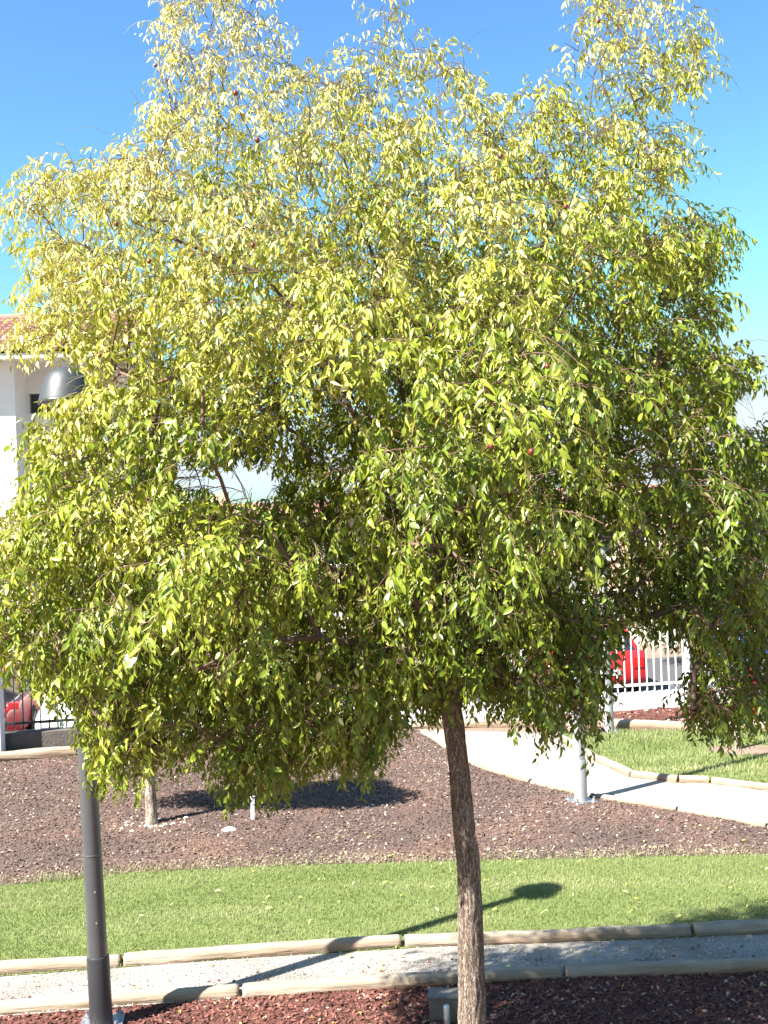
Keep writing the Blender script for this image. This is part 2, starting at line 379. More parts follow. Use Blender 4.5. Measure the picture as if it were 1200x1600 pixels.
# loose material on the ground -------------------------------------------------
chip_v = np.array([(-.5, -.5, 0), (.5, -.42, 0.05), (.45, .5, 0), (-.55, .4, 0.1), (0.05, 0.0, .55)]); chip_f = [np.array([(0, 1, 4), (1, 2, 4), (2, 3, 4), (3, 0, 4)])]
def rand_rot(n, tilt=0.5):
    a = rng.uniform(0, 2*PI, n); ax = rng.normal(0, tilt, n); ay = rng.normal(0, tilt, n)
    x = np.stack([np.cos(a), np.sin(a), ax], -1); x = nrm(x); z = nrm(np.stack([ay, ax*0.6, np.ones(n)], -1)); y = nrm(np.cross(z, x)); z = np.cross(x, y)
    return np.stack([x, y, z], -1)
def chips(name, poly, dens, smin, smax, m, z, limit, label, ratio=0.5, keep=None):
    X, Y = sample_poly(poly, dens, limit)
    if keep is not None: k = keep(X, Y); X, Y = X[k], Y[k]
    n = len(X); s = smin+(smax-smin)*rng.random(n)**1.6; lump = .014 if 'chip' in name else 0.0
    pn = np.array([noise.noise(Vector((px*1.3, py*1.3, 5.0)))*.7+noise.noise(Vector((px*5, py*5, 2.0)))*.5 for px, py in zip(X, Y)])
    M = rand_rot(n)*np.stack([s, s*rng.uniform(ratio*0.7, ratio*1.3, n), s*rng.uniform(.3, .7, n)], -1)[:, None, :]
    V, F, t = stamp(chip_v, chip_f, M, np.stack([X, Y, np.full(n, z)+rng.uniform(-0.002, 0.006, n)+np.clip(pn, 0, 1)*lump], -1), np.clip(rng.beta(2, 2.4, n)+.38*pn, 0, .94))
    t = np.where(np.repeat(rng.random(n) < 0.035, 5), rng.uniform(.92, 1), t)
    o = link(name, np_mesh(name, V, F, t), None, m)
    return tag(o, label, 'mulch' if 'chip' in name else 'pebbles', None, 'stuff')
def infr(X, Y, pad=260):
    u, v = proj(np.stack([X, Y, np.zeros_like(X)], -1)); return (u > -pad) & (u < 1200+pad) & (v < 1700)
chips('red_bark_chips', near_bed, 2600, 0.012, 0.04, 'chip_red', 0.006, 200000, 'reddish bark chips spread over the near planting bed', keep=infr)
chips('brown_bark_chips', mid_bed, 1350, 0.010, 0.036, 'chip_brown', 0.008, 900000, 'brown bark chips covering the wide bed beyond the lawn', keep=infr)
chips('far_red_bark_chips', back_bed, 260, 0.03, 0.07, 'chip_red', 0.007, 60000, 'red bark chips in the strip along the street fence', keep=infr)
chips('path_pebbles', path1, 2200, 0.004, 0.014, 'pebble', 0.009, 120000, 'small pale stones loose on the straight gravel path', 0.8, keep=infr)
chips('curved_path_pebbles', path2, 160, 0.006, 0.02, 'pebble', 0.011, 30000, 'small pale stones loose on the curving sandy path', 0.8, keep=infr)

def strip(line, a, b):
    P = [np.array(q) for q in smooth_line(line, 6)]; up = [(q[0], q[1]+b) for q in P]; dn = [(q[0], q[1]+a) for q in P]; return dn+up[::-1]
chips('spilled_bark_chips', strip(NL, .1, .42), 260, 0.008, 0.03, 'chip_red', 0.012, 40000, 'red bark chips spilled over the log onto the gravel path', keep=lambda X, Y: infr(X, Y) & (rng.random(len(X)) < .35))
chips('dry_straw_chips', strip(LF, -.03, .30), 1500, 0.008, 0.035, 'straw', 0.012, 90000, 'dry straw coloured litter where brown bark meets the lawn', .25, keep=lambda X, Y: infr(X, Y) & (np.array([noise.noise(Vector((px*.9, py*2, 4.0))) for px, py in zip(X, Y)]) > rng.uniform(-.5, .6, len(X))))
blade_v = np.array([(-.5, 0, 0), (.5, 0, 0), (.28, .16, .55), (-.28, .16, .55), (0, .55, 1.0)]); blade_f = [np.array([(0, 1, 2, 3)]), np.array([(3, 2, 4)])]
def grass(name, poly, dens, h0, h1, w, z, limit, label, hole=None):
    X, Y = sample_poly(poly, dens, limit); k = infr(X, Y)
    if hole is not None: k &= ~in_poly(hole, X, Y)
    X, Y = X[k], Y[k]; n = len(X)
    h = rng.uniform(h0, h1, n); a = rng.uniform(0, 2*PI, n); ln = rng.uniform(.3, 1.1, n)
    x = np.stack([np.cos(a), np.sin(a), 0*a], -1)*w*rng.uniform(.7, 1.4, n)[:, None]
    y = np.stack([-np.sin(a), np.cos(a), 0*a], -1)*(h*ln)[:, None]
    zz = np.stack([rng.normal(0, .15, n), rng.normal(0, .15, n), np.ones(n)], -1)*h[:, None]
    M = np.stack([x, y, zz], -1)
    pt = np.array([noise.noise(Vector((px*1.1, py*2.2, 0))) for px, py in zip(X, Y)])
    pt2 = np.array([noise.noise(Vector((px*.45, py*3.5, 7.0))) for px, py in zip(X, Y)])
    t = np.clip(rng.normal(.40, .17, n)+pt*0.4+pt2*.3, 0, 1)
    V, F, t = stamp(blade_v, blade_f, M, np.stack([X, Y, np.full(n, z)], -1), t)
    o = link(name, np_mesh(name, V, F, t), None, 'grass'); return tag(o, label, 'grass', None, 'stuff')
grass('lawn_grass', lawn1, 6200, 0.014, 0.032, 0.0050, 0.010, 260000, 'short mown grass on the strip of lawn beside the path')
q = gp(1165, 1174); sap_ring = [(q.x+math.cos(a)*.40*(1+.2*math.sin(3*a)), q.y+math.sin(a)*.30*(1+.15*math.cos(2*a))) for a in np.linspace(0, 2*PI, 28, endpoint=False)]
sheet('sapling_soil', sap_ring, 0.019, 'soil')
grass('far_lawn_grass', lawn2, 1500, 0.03, 0.055, 0.010, 0.012, 100000, 'short mown grass on the lawn beyond the curving path', hole=sap_ring)
# loose tufts along the ragged lawn edge
rag = []
for q in smooth_line(LF, 40):
    for _ in range(9): rag.append((q[0]+random.uniform(-.15, .15), q[1]+abs(random.gauss(0, .11))-.03))
rag = np.array(rag); n = len(rag); h = rng.uniform(.02, .05, n); a = rng.uniform(0, 2*PI, n)
M = np.stack([np.stack([np.cos(a), np.sin(a), 0*a], -1)*.006, np.stack([-np.sin(a), np.cos(a), 0*a], -1)*h[:, None], np.stack([0*a, 0*a, h], -1)], -1)
V, F, t = stamp(blade_v, blade_f, M, np.concatenate([rag, np.full((n, 1), .008)], 1), rng.uniform(.2, 1, n))
tag(link('edge_grass', np_mesh('edge_grass', V, F, t), None, 'grass'), 'stray grass tufts along the border of lawn and brown bark', 'grass', None, 'stuff')

# ---------------------------------------------------------------- log edging
def log_mesh(name, p0, p1, r, zc, seed, nseg=22, n=16, rag=0.13):
    p0 = Vector((*p0, zc)); p1 = Vector((*p1, zc)); d = (p1-p0); Ln = d.length; d.normalize(); s = Vector((-d.y, d.x, 0)); up = Vector((0, 0, 1))
    mid = (p0+p1)/2
    vs, fs = [], []
    ks = [0, 0.012]+[i/nseg for i in range(1, nseg)]+[0.988, 1.0]
    for k, t in enumerate(ks):
        rr = r*(0.9 if k in (0, len(ks)-1) else 1.0)
        for i in range(n):
            a = 2*PI*i/n; q = noise.noise(Vector((t*Ln*2.2+seed*9.1, math.cos(a)*1.2, math.sin(a)*1.2)))
            q2 = noise.noise(Vector((t*Ln*9+seed*3.7, math.cos(a)*3, math.sin(a)*3)))
            rad = rr*(1+rag*1.4*q+rag*.7*q2)
            sw = 0.02*math.sin(t*PI)*math.sin(seed*5.3)
            vs.append(p0+d*(t*Ln)+s*(math.cos(a)*rad+sw)+up*(math.sin(a)*rad*0.95)-mid)
    m = len(ks)
    for j in range(m-1):
        for i in range(n):
            k = (i+1) % n; fs.append((j*n+i, j*n+k, (j+1)*n+k, (j+1)*n+i))
    fs.append(tuple(range(n))[::-1]); fs.append(tuple((m-1)*n+i for i in range(n)))
    # the mesh lies along its own X so that the grain runs along it
    ang = math.atan2(d.y, d.x); Rm = Matrix.Rotation(-ang, 3, 'Z')
    me = bpy.data.meshes.new(name); me.from_pydata([tuple(Rm @ v) for v in vs], [], fs); me.update()
    me.materials.append(MATS['log']); me.materials.append(MATS['log_end'])
    for p in me.polygons:
        if len(p.vertices) > 4: p.material_index = 1
        else: p.use_smooth = True
    o = bpy.data.objects.new(name, me); C.objects.link(o); o.location = mid; o.rotation_euler = (0, 0, ang)
    return o
def line_at_u(line, u):
    """point on a ground line under photo column u"""
    P = np.array(smooth_line(line, 60)); uu, _ = proj(np.concatenate([P, np.zeros((len(P), 1))], 1))
    return tuple(P[np.argmin(np.abs(uu-u))])
def log_row(line, us, r, zc, label, group, off=0.0, gap=0.012, own=None):
    pts = [np.array(line_at_u(line, u)) for u in us]
    for i in range(len(pts)-1):
        a, b = pts[i], pts[i+1]; d = (b-a)/np.linalg.norm(b-a); nn = np.array((-d[1], d[0]))
        o = log_mesh('edging_log', a+d*gap+nn*off, b-d*gap+nn*off, r*random.uniform(.94, 1.06), zc+random.uniform(-.006, .006), i+len(line)*3.1+off)
        l_ = (own or {}).get(i); tag(o, l_ or label, 'log', group)
log_row(NL, [-620, -140, 373, 882, 1400, 1850], 0.056, 0.024, 'pale round log edging between the red bark bed and the gravel path', 'logs along the bed side of the straight path', off=0.055, own={1: 'pale round log right behind the foot of the dark grey lamp post', 2: 'pale round log directly behind the brown trunk and the metal box', 3: 'grey round log in the tree shade along the red bark bed'})
log_row(FL, [-700, -240, 190, 632, 1083, 1540, 1990], 0.056, 0.028, 'weathered round log edging between the gravel path and the near lawn', 'logs along the lawn side of the straight path', off=0.055, own={2: 'weathered lawn edge log crossed by the lamp post shadow near its end', 3: 'weathered lawn edge log passing behind the brown trunk', 4: 'weathered lawn edge log lying in dappled tree shade'})
log_row(BE, [-600, -330, -60, 190, 420, 640], 0.085, 0.04, 'pale round log edging the red bark strip below the street fence', 'logs along the fence strip by the brown bark bed', off=0.06)
log_row(BE2, [643, 860, 1080, 1300, 1530], 0.085, 0.04, 'sunlit round log edging the red bark strip behind the far lawn', 'logs along the fence strip by the far lawn', off=0.06)
log_row(PN, [660, 700, 745, 830, 930, 1060, 1200, 1390], 0.042, 0.002, 'half buried brownish log edging the brown bark bed along the curving path', 'sunken logs along the curving path', off=0.0)
log_row(PF, [862, 932, 985, 1060, 1110, 1240, 1420], 0.054, 0.022, 'bleached round log edging the far lawn along the curving path', 'logs along the lawn side of the curving path', off=0.03)

# ================================================================ LAMPS
def make_lamp(name, pole_m, low_m, head_m):
    root = empty(name, (0, 0, 0))
    MB().lathe([(0.062, 0.10), (0.060, 0.5), (0.0555, 1.4), (0.052, 2.4), (0.047, 3.78)], 28).build('pole', pole_m, root, smooth=40)
    MB().lathe([(0.069, 0.018), (0.069, 0.425), (0.066, 0.44), (0.061, 0.443)], 28).build('shade_sleeve', low_m, root, smooth=40)  # added sleeve; its darker tone paints shade low on the near pole
    MB().lathe([(0.0578, 1.06), (0.0592, 1.063), (0.0592, 1.070), (0.0578, 1.073)], 28).build('joint_ring', pole_m, root, smooth=40)
    MB().box(-0.13, 0.13, -0.13, 0.13, 0.004, 0.022).build('base_plate', 'steel', root, bevel=0.006)
    for sx in (-1, 1):
        for sy in (-1, 1):
            b = MB().lathe([(0.011, 0.02), (0.011, 0.07)], 8, (sx*0.098, sy*0.098, 0)).build('anchor_bolt', 'steel', root)
            MB().lathe([(0.021, 0.022), (0.021, 0.042)], 6, (sx*0.098, sy*0.098, 0)).build('nut', 'steel', b)
    for z in (0.85, 0.66):
        MB().lathe([(0.007, 0), (0.006, 0.006)], 10).build('rivet', 'steel', root).matrix_local = Matrix.Translation((0.012, -0.0585, z)) @ Matrix.Rotation(R(90), 4, 'X')
    MB().lathe([(0.047, 3.74), (0.062, 3.76), (0.062, 3.83), (0.05, 3.86)], 24).build('neck', low_m, root, smooth=40)
    prof = [(0.195, 3.83), (0.205, 3.832), (0.208, 3.845), (0.201, 3.868), (0.184, 3.92), (0.162, 3.97), (0.134, 4.012), (0.10, 4.04), (0.06, 4.056), (0.02, 4.062), (0.0005, 4.0625)]
    h = MB().lathe(prof, 40, cap0=False).build('lamp_head', head_m, root, smooth=30)
    MB().lathe([(0.188, 3.836), (0.17, 3.90), (0.11, 3.99), (0.06, 4.02), (0.055, 3.86)], 32, cap0=False, cap1=False).build('reflector', 'white_paint', h, smooth=40)
    MB().lathe([(0.05, 3.842), (0.10, 3.838), (0.15, 3.85), (0.190, 3.852)], 32, cap0=False, cap1=False).build('diffuser', 'opal', h, smooth=40)
    MB().lathe([(0.2092, 3.838), (0.2112, 3.842), (0.2112, 3.852), (0.2082, 3.857)], 40, cap0=False, cap1=False).build('rim_band', low_m, h, smooth=40)
    for ch in [h]: ch.scale = (.84, .84, 1.0)
    return root
lb = gp(159, 1605)
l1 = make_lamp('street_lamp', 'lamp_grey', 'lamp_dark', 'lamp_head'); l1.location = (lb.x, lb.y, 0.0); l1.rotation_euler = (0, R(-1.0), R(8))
tag(l1, 'dark grey lamp post with domed head rising from the red bark bed', 'lamp post', 'domed park lamps')
l2 = make_lamp('street_lamp', 'lamp_silver', 'lamp_silver', 'lamp_head'); p = gp(908, 1253); l2.location = (p.x, p.y, 0); l2.rotation_euler = (0, 0, R(20))
tag(l2, 'pale grey lamp post in the brown bark beside the curving path', 'lamp post', 'domed park lamps')
l3 = copy_tree(l2); p = gp(949, 1141); l3.location = (p.x, p.y-0.12, 0); l3.rotation_euler = (0, 0, R(-15))
tag(l3, 'pale grey lamp post at the corner of the far lawn by the street fence', 'lamp post', 'domed park lamps')

# ================================================================ FENCE
def fence_run(name, s0, s1, post_m, bar_m, plinth_m, label, h=1.75, pl=0.24, step=0.115):
    root = empty(name, (*(FENCE_A+fd*s0), 0), math.atan2(fd[1], fd[0])); Ln = s1-s0
    MB().box(0, Ln, -0.11, 0.11, SZ-.05, pl).build('plinth', plinth_m, root, bevel=0.012)
    for z in (pl+0.10, h-0.12): MB().box(0.0, Ln, -0.018, 0.018, z, z+0.035).build('rail', bar_m, root)
    np_ = max(1, round(Ln/2.3))
    for i in range(np_+1):
        q = MB().box(-.035, .035, -.035, .035, pl-0.01, h+0.03).build('post', post_m, root, bevel=.004); q.location = (min(max(i*Ln/np_, .04), Ln-.04), 0, 0)
    bm_ = MB().box(-.008, .008, -.008, .008, pl+0.02, h).build('bar', bar_m, root); n = int(Ln/step)
    for i in range(n):
        o = bm_ if i == 0 else bm_.copy()
        if i: C.objects.link(o)
        o.location = ((i+.5)*Ln/n, 0.0, 0)
    return tag(root, label, 'fence')
SPL = 2.35
fence_run('street_fence', -3.2, SPL, 'white_paint', 'black_and_shade', 'concrete_and_shade', 'black barred fence on a dark concrete plinth, before the parked cars')  # shade on this run is put into the dark bar and plinth colours
fence_run('street_fence', SPL+0.02, 12.6, 'white_paint', 'white_paint', 'render_white', 'white barred fence on a low white plinth along the street')
for u, v, wpx in ((6, 1172, 15),):
    p = gp(u, v); o = MB().box(-.09, .09, -.09, .09, 0, 1.55).box(-.11, .11, -.11, .11, 1.55, 1.61).build('fence_pillar', 'render_white', None, bevel=.008)
    o.location = (p.x-.01, p.y-0.24, 0); tag(o, 'square white rendered pillar standing before the black barred fence', 'pillar')
p = gp(1171, 1111); o = MB().lathe([(0.045, 0), (0.045, 1.30), (0.03, 1.34)], 14).lathe([(0.07, 0), (0.07, 0.03)], 14).build('red_post', 'red_paint', None, smooth=40); o.location = (p.x, p.y-0.2, 0)
tag(o, 'slim red metal post in front of the white fence plinth', 'post')

# ================================================================ CARS
def make_car(name, paint, loc, rz, label, L_=4.0, Wd=1.7):
    root = empty(name, loc, rz); h = Wd/2
    low = [(-L_/2, .42), (-L_/2+.06, .28), (L_/2-.08, .26), (L_/2, .45), (L_/2-.03, .66), (L_/2-.16, .78), (L_/2-.85, .90), (L_/2-1.0, .93), (-L_/2+.12, .96), (-L_/2+.02, .80)]
    body = MB().prism([(x, z) for x, z in low], 'y', -h, h).build('body', paint, root, bevel=.09, smooth=35, seg=3)
    cab = MB(); z0, z1 = .90, 1.43
    b = [(L_/2-1.02, z0), (L_/2-1.72, z1), (-L_/2+.62, z1), (-L_/2+.16, z0)]
    vs = [(x, s*(h-.06 if z < 1 else h-.24), z) for s in (-1, 1) for x, z in b]
    cab.add(vs, [(0, 1, 2, 3), (7, 6, 5, 4), (0, 4, 5, 1), (1, 5, 6, 2), (2, 6, 7, 3), (3, 7, 4, 0)])
    cb = cab.build('cabin', paint, root, bevel=.06, smooth=40, seg=3)
    def pane(nm, pts, off):
        m_ = MB(); c = Vector((0, 0, 1.1)); P = [Vector(q) for q in pts]; nn = (P[1]-P[0]).cross(P[2]-P[0]).normalized()
        mid = sum(P, Vector())/4
        if nn.dot(mid-c) < 0: nn = -nn
        P2 = [mid+(q-mid)*.86 for q in P]
        a_ = [q+nn*off for q in P2]; b_ = [q-nn*.02 for q in P2]
        m_.add(a_+b_, [(0, 1, 2, 3), (7, 6, 5, 4), (0, 4, 5, 1), (1, 5, 6, 2), (2, 6, 7, 3), (3, 7, 4, 0)]).build(nm, 'glass_dark', cb)
    V = [Vector(q) for q in vs]
    pane('windscreen', (V[0], V[4], V[5], V[1]), .006); pane('rear_window', (V[3], V[7], V[6], V[2]), .006)
    for s in (0, 4):
        mid_t = V[s+1].lerp(V[s+2], .52); mid_b = V[s+0].lerp(V[s+3], .5)
        pane('side_window', (V[s], V[s+1], mid_t, mid_b), .006); pane('side_window', (mid_b, mid_t, V[s+2], V[s+3]), .006)
    for x in (L_/2-.75, -L_/2+.72):
        for s in (-1, 1):
            w = MB().lathe([(.20, -.09), (.30, -.085), (.315, -.05), (.315, .05), (.30, .085), (.20, .09)], 24).build('wheel', 'tyre', root, smooth=35)
            w.location = (x, s*(h-.06), .315); w.rotation_euler = (R(90), 0, 0)
            MB().lathe([(.06, -.10), (.19, -.095), (.20, -.07)], 16).lathe([(.20, .07), (.19, .095), (.06, .10)], 16).build('rim', 'steel', w, smooth=35)
    for s in (-1, 1):
        MB().box(-L_/2-.012, -L_/2+.10, s*(h-.2)-.12, s*(h-.2)+.12, .62, .84).build('tail_light', 'lamp_red', root, bevel=.02)
        MB().box(L_/2-.12, L_/2+.005, s*(h-.27)-.17, s*(h-.27)+.17, .58, .70).build('headlight', 'opal', root, bevel=.02)
        MB().box(L_/2-1.2, L_/2-1.06, s*(h+.07)-.09, s*(h+.07)+.09, .92, 1.03).build('mirror', paint, root, bevel=.02)
    MB().box(L_/2-.01, L_/2+.012, -.26, .26, .42, .53).build('number_plate', 'plate', root)
    MB().box(-L_/2-.014, -L_/2+.01, -.26, .26, .50, .61).build('number_plate', 'plate', root)
    MB().box(L_/2-.02, L_/2+.008, -.5, .5, .30, .40).build('grille', 'black_and_shade', root)
    return tag(root, label, 'car')
fa = math.atan2(fd[1], fd[0])
def fpt(s, dd): q = FENCE_A+fd*s+fn*dd; return (q[0], q[1], SZ)
make_car('parked_car', 'car_red', fpt(-1.35, 4.2), fa-R(90), 'red car parked nose towards the black barred fence')
make_car('parked_car', 'car_white', fpt(.75, 5.2), fa-R(90), 'white car parked beside the red one behind the shade-dark bars')
make_car('parked_car', 'car_red', fpt(10.8, 7.6), fa+R(90), 'red hatchback standing in the street behind the white barred fence')
make_car('parked_car', 'car_blue', fpt(16.0, 7.4), fa, 'dark blue car in the street behind the white barred fence')

# ================================================================ BUILDINGS
def tiled_slope(name, parent, x0, x1, ya, za, yb, zb, pitch=0.22, course=0.34):
    """pantile slope: rows of half-round covers stepping down from (yb,zb) to the eave (ya,za), real relief"""
    nx = int((x1-x0)/pitch)*4; ny = max(3, int(math.hypot(yb-ya, zb-za)/course)); vs = []; fs = []
    dy, dz = yb-ya, zb-za; ln = math.hypot(dy, dz); ny_, nz_ = -dz/ln, dy/ln
    if nz_ < 0: ny_, nz_ = -ny_, -nz_
    for j in range(ny):
        for e in (0, 1):
            t = (j+e)/ny
            for i in range(nx+1):
                w = abs(math.sin(PI*i/4))*0.07+(0.035 if e == 0 else 0.0)
                vs.append((x0+(x1-x0)*i/nx, ya+dy*t+ny_*w, za+dz*t+nz_*w))
    for j in range(2*ny-1):
        for i in range(nx):
            a = j*(nx+1)+i; fs.append((a, a+1, a+nx+2, a+nx+1))
    me = bpy.data.meshes.new(name); me.from_pydata(vs, [], fs); me.update(); me.materials.append(MATS['roof_tile'])
    o = bpy.data.objects.new(name, me); C.objects.link(o); o.parent = parent; return o

# white block of flats on the left, beyond the street.  local x along the front, y away from us
BD = 30.0
b0 = at(30, 812, BD)                                   # the corner of the projecting bay, at eye level
flats = empty('block_of_flats', (b0.x, BD, 0), R(2))
ez = at(60, 556, BD).z; rz_ = at(5, 497, BD+3).z
Wl = 9.0; Wr = 2.75
MB().box(-Wl, 0, 0, 6, SZ-.1, ez-.05).build('bay_wall', 'render_white', flats)
rec = 1.3
# recessed facade built round its openings
opens = [(0.02, 0.72, ez-1.45, ez-0.88), (0.95, 2.2, ez-1.45, ez-0.88), (0.02, 0.80, ez-3.2, ez-2.35), (1.0, 2.2, ez-3.2, ez-2.35), (0.1, 0.9, .9, 2.3), (1.1, 2.2, .9, 2.3)]
xs = sorted({0.0, Wr}|{o_[0] for o_ in opens}|{o_[1] for o_ in opens}); zs = sorted({SZ-.1, ez-.05}|{o_[2] for o_ in opens}|{o_[3] for o_ in opens})
fw = MB()
for i in range(len(xs)-1):
    for j in range(len(zs)-1):
        cx, cz = (xs[i]+xs[i+1])/2, (zs[j]+zs[j+1])/2
        if any(o_[0] < cx < o_[1] and o_[2] < cz < o_[3] for o_ in opens): continue
        fw.box(xs[i], xs[i+1], rec, rec+.3, zs[j], zs[j+1])
fw.build('facade', 'render_white', flats)
MB().box(0, Wr, rec+2.2, 6, SZ-.1, ez-.05).box(Wr-.25, Wr, rec+.302, rec+2.2, SZ-.1, ez-.05).build('rear_wall', 'render_white', flats)
for o_ in opens:
    f = MB().box(o_[0], o_[1], rec+.16, rec+.2, o_[2], o_[3]).build('window', 'glass_dark', flats)
    fr = MB()
    for a, b in ((o_[0], o_[0]+.05), (o_[1]-.05, o_[1]), ((o_[0]+o_[1])/2-.025, (o_[0]+o_[1])/2+.025)): fr.box(a, b, rec+.13, rec+.158, o_[2]+.002, o_[3]-.002)
    for a, b in ((o_[2], o_[2]+.05), (o_[3]-.05, o_[3])): fr.box(o_[0]+.001, o_[1]-.001, rec+.127, rec+.156, a, b)
    fr.build('frame', 'frame_dark', f)
    MB().box(o_[0]-.04, o_[1]+.04, rec-.06, rec+.12, o_[2]-.06, o_[2]-.005).build('sill', 'white_paint', f)
MB().box(-1.1, -.35, -.03, .02, ez-4.55, ez-4.40).build('ledge', 'concrete_and_shade', flats)
MB().box(-2.0, -0.9, -.04, .03, 1.0, 2.3).build('window', 'glass_dark', flats)
MB().box(-Wl-.4, Wr+.4, -.75, -.62, ez-.16, ez-.02).box(-Wl-.4, Wr+.4, -.62, 6.4, ez-.10, ez-.052).build('eaves', 'white_paint', flats)
roof = empty('roof', (0, 0, 0)); roof.parent = flats
tiled_slope('tile_slope', roof, -Wl-.45, Wr+.45, -.80, ez, 3.2, rz_)
tiled_slope('tile_slope', roof, -Wl-.45, Wr+.45, 7.0, ez, 3.22, rz_)
MB().prism([(-.6, ez-.03), (7.0, ez-.03), (3.2, rz_-.08)], 'x', -Wl-.3, Wr+.3).build('gable', 'render_white', roof)
MB().lathe([(.13, 0), (.13, Wl+Wr+.9)], 10).build('ridge_tile', 'roof_tile', roof).matrix_local = Matrix.Translation((-Wl-.45, 3.21, rz_+.02)) @ Matrix.Rotation(R(90), 4, 'Y')
tag(flats, 'white rendered building with red tiled roof and shaded recessed windows', 'building')

def low_house(u0, u1, vtop, D, paint, label, roofh=0.55, deep=7, nwin=4):
    a = at(u0, 800, D); b = at(u1, 800, D); ht = at((u0+u1)/2, vtop, D).z; Wd = b.x-a.x
    root = empty('low_house', (a.x, D, 0), 0)
    ez_ = ht-roofh
    xs = [0.0, Wd]; wins = []
    for i in range(nwin):
        c = Wd*(i+.5)/nwin; wins.append((c-.55, c+.55, 1.0, min(2.2, ez_-.3)))
    xs = sorted({0.0, Wd}|{w[0] for w in wins}|{w[1] for w in wins}); zs = [SZ-.1, wins[0][2], wins[0][3], ez_]
    fw = MB()
    for i in range(len(xs)-1):
        for j in range(3):
            cx = (xs[i]+xs[i+1])/2
            if j == 1 and any(w[0] < cx < w[1] for w in wins): continue
            fw.box(xs[i], xs[i+1], 0, .3, zs[j], zs[j+1])
    fw.box(0, .3, .302, deep, SZ-.1, ez_).box(Wd-.3, Wd, .302, deep, SZ-.1, ez_).box(.3, Wd-.3, deep-.3, deep, SZ-.1, ez_).build('wall', paint, root)
    for w in wins:
        f = MB().box(w[0], w[1], .14, .18, w[2], w[3]).build('window', 'glass_dark', root)
        MB().box((w[0]+w[1])/2-.03, (w[0]+w[1])/2+.03, .10, .138, w[2], w[3]).box(w[0], w[0]+.06, .10, .138, w[2], w[3]).box(w[1]-.06, w[1], .10, .138, w[2], w[3]).box(w[0]+.002, w[1]-.002, .097, .136, w[2]+.001, w[2]+.06).box(w[0]+.002, w[1]-.002, .097, .136, w[3]-.06, w[3]-.001).build('frame', 'white_paint', f)
        MB().box(w[0]-.06, w[1]+.06, -.08, .10, w[2]-.08, w[2]-.005).build('sill', 'pavement', f)
    rf = empty('roof', (0, 0, 0)); rf.parent = root
    tiled_slope('tile_slope', rf, -.35, Wd+.35, -.45, ez_, deep/2, ht, .3, .5); tiled_slope('tile_slope', rf, -.35, Wd+.35, deep+.45, ez_, deep/2+.02, ht, .3, .5)
    MB().prism([(-.4, ez_-.02), (deep+.4, ez_-.02), (deep/2, ht-.09)], 'x', -.2, Wd+.2).build('gable', paint, rf)
    MB().box(Wd*.3, Wd*.3+.5, deep/2-.25, deep/2+.25, ht-.3, ht+.55).build('chimney', paint, root)
    return tag(root, label, 'house')
low_house(215, 560, 786, 44, 'house_tan', 'low tan house with tiled roof seen through the gap in the crown', nwin=5)
low_house(600, 880, 790, 50, 'house_cream', 'low cream house behind the middle of the crown', nwin=4)
low_house(905, 1112, 757, 42, 'house_tan', 'tan house with tiled roof behind the right half of the crown', nwin=3, roofh=.4)
low_house(1128, 1420, 792, 40, 'house_cream', 'cream house with terracotta roof at the end of the street', nwin=4)
# garden wall along the far side of the street
gw = MB().box(-14, 30, 0, .25, 0, 1.5).box(-14.05, 30.05, -.05, .30, 1.502, 1.58).build('street_wall', 'house_cream', None); q = FENCE_A+fn*13.5; gw.location = (q[0], q[1], SZ); gw.rotation_euler = (0, 0, fa)
tag(gw, 'long cream boundary wall on the far side of the street', 'wall')

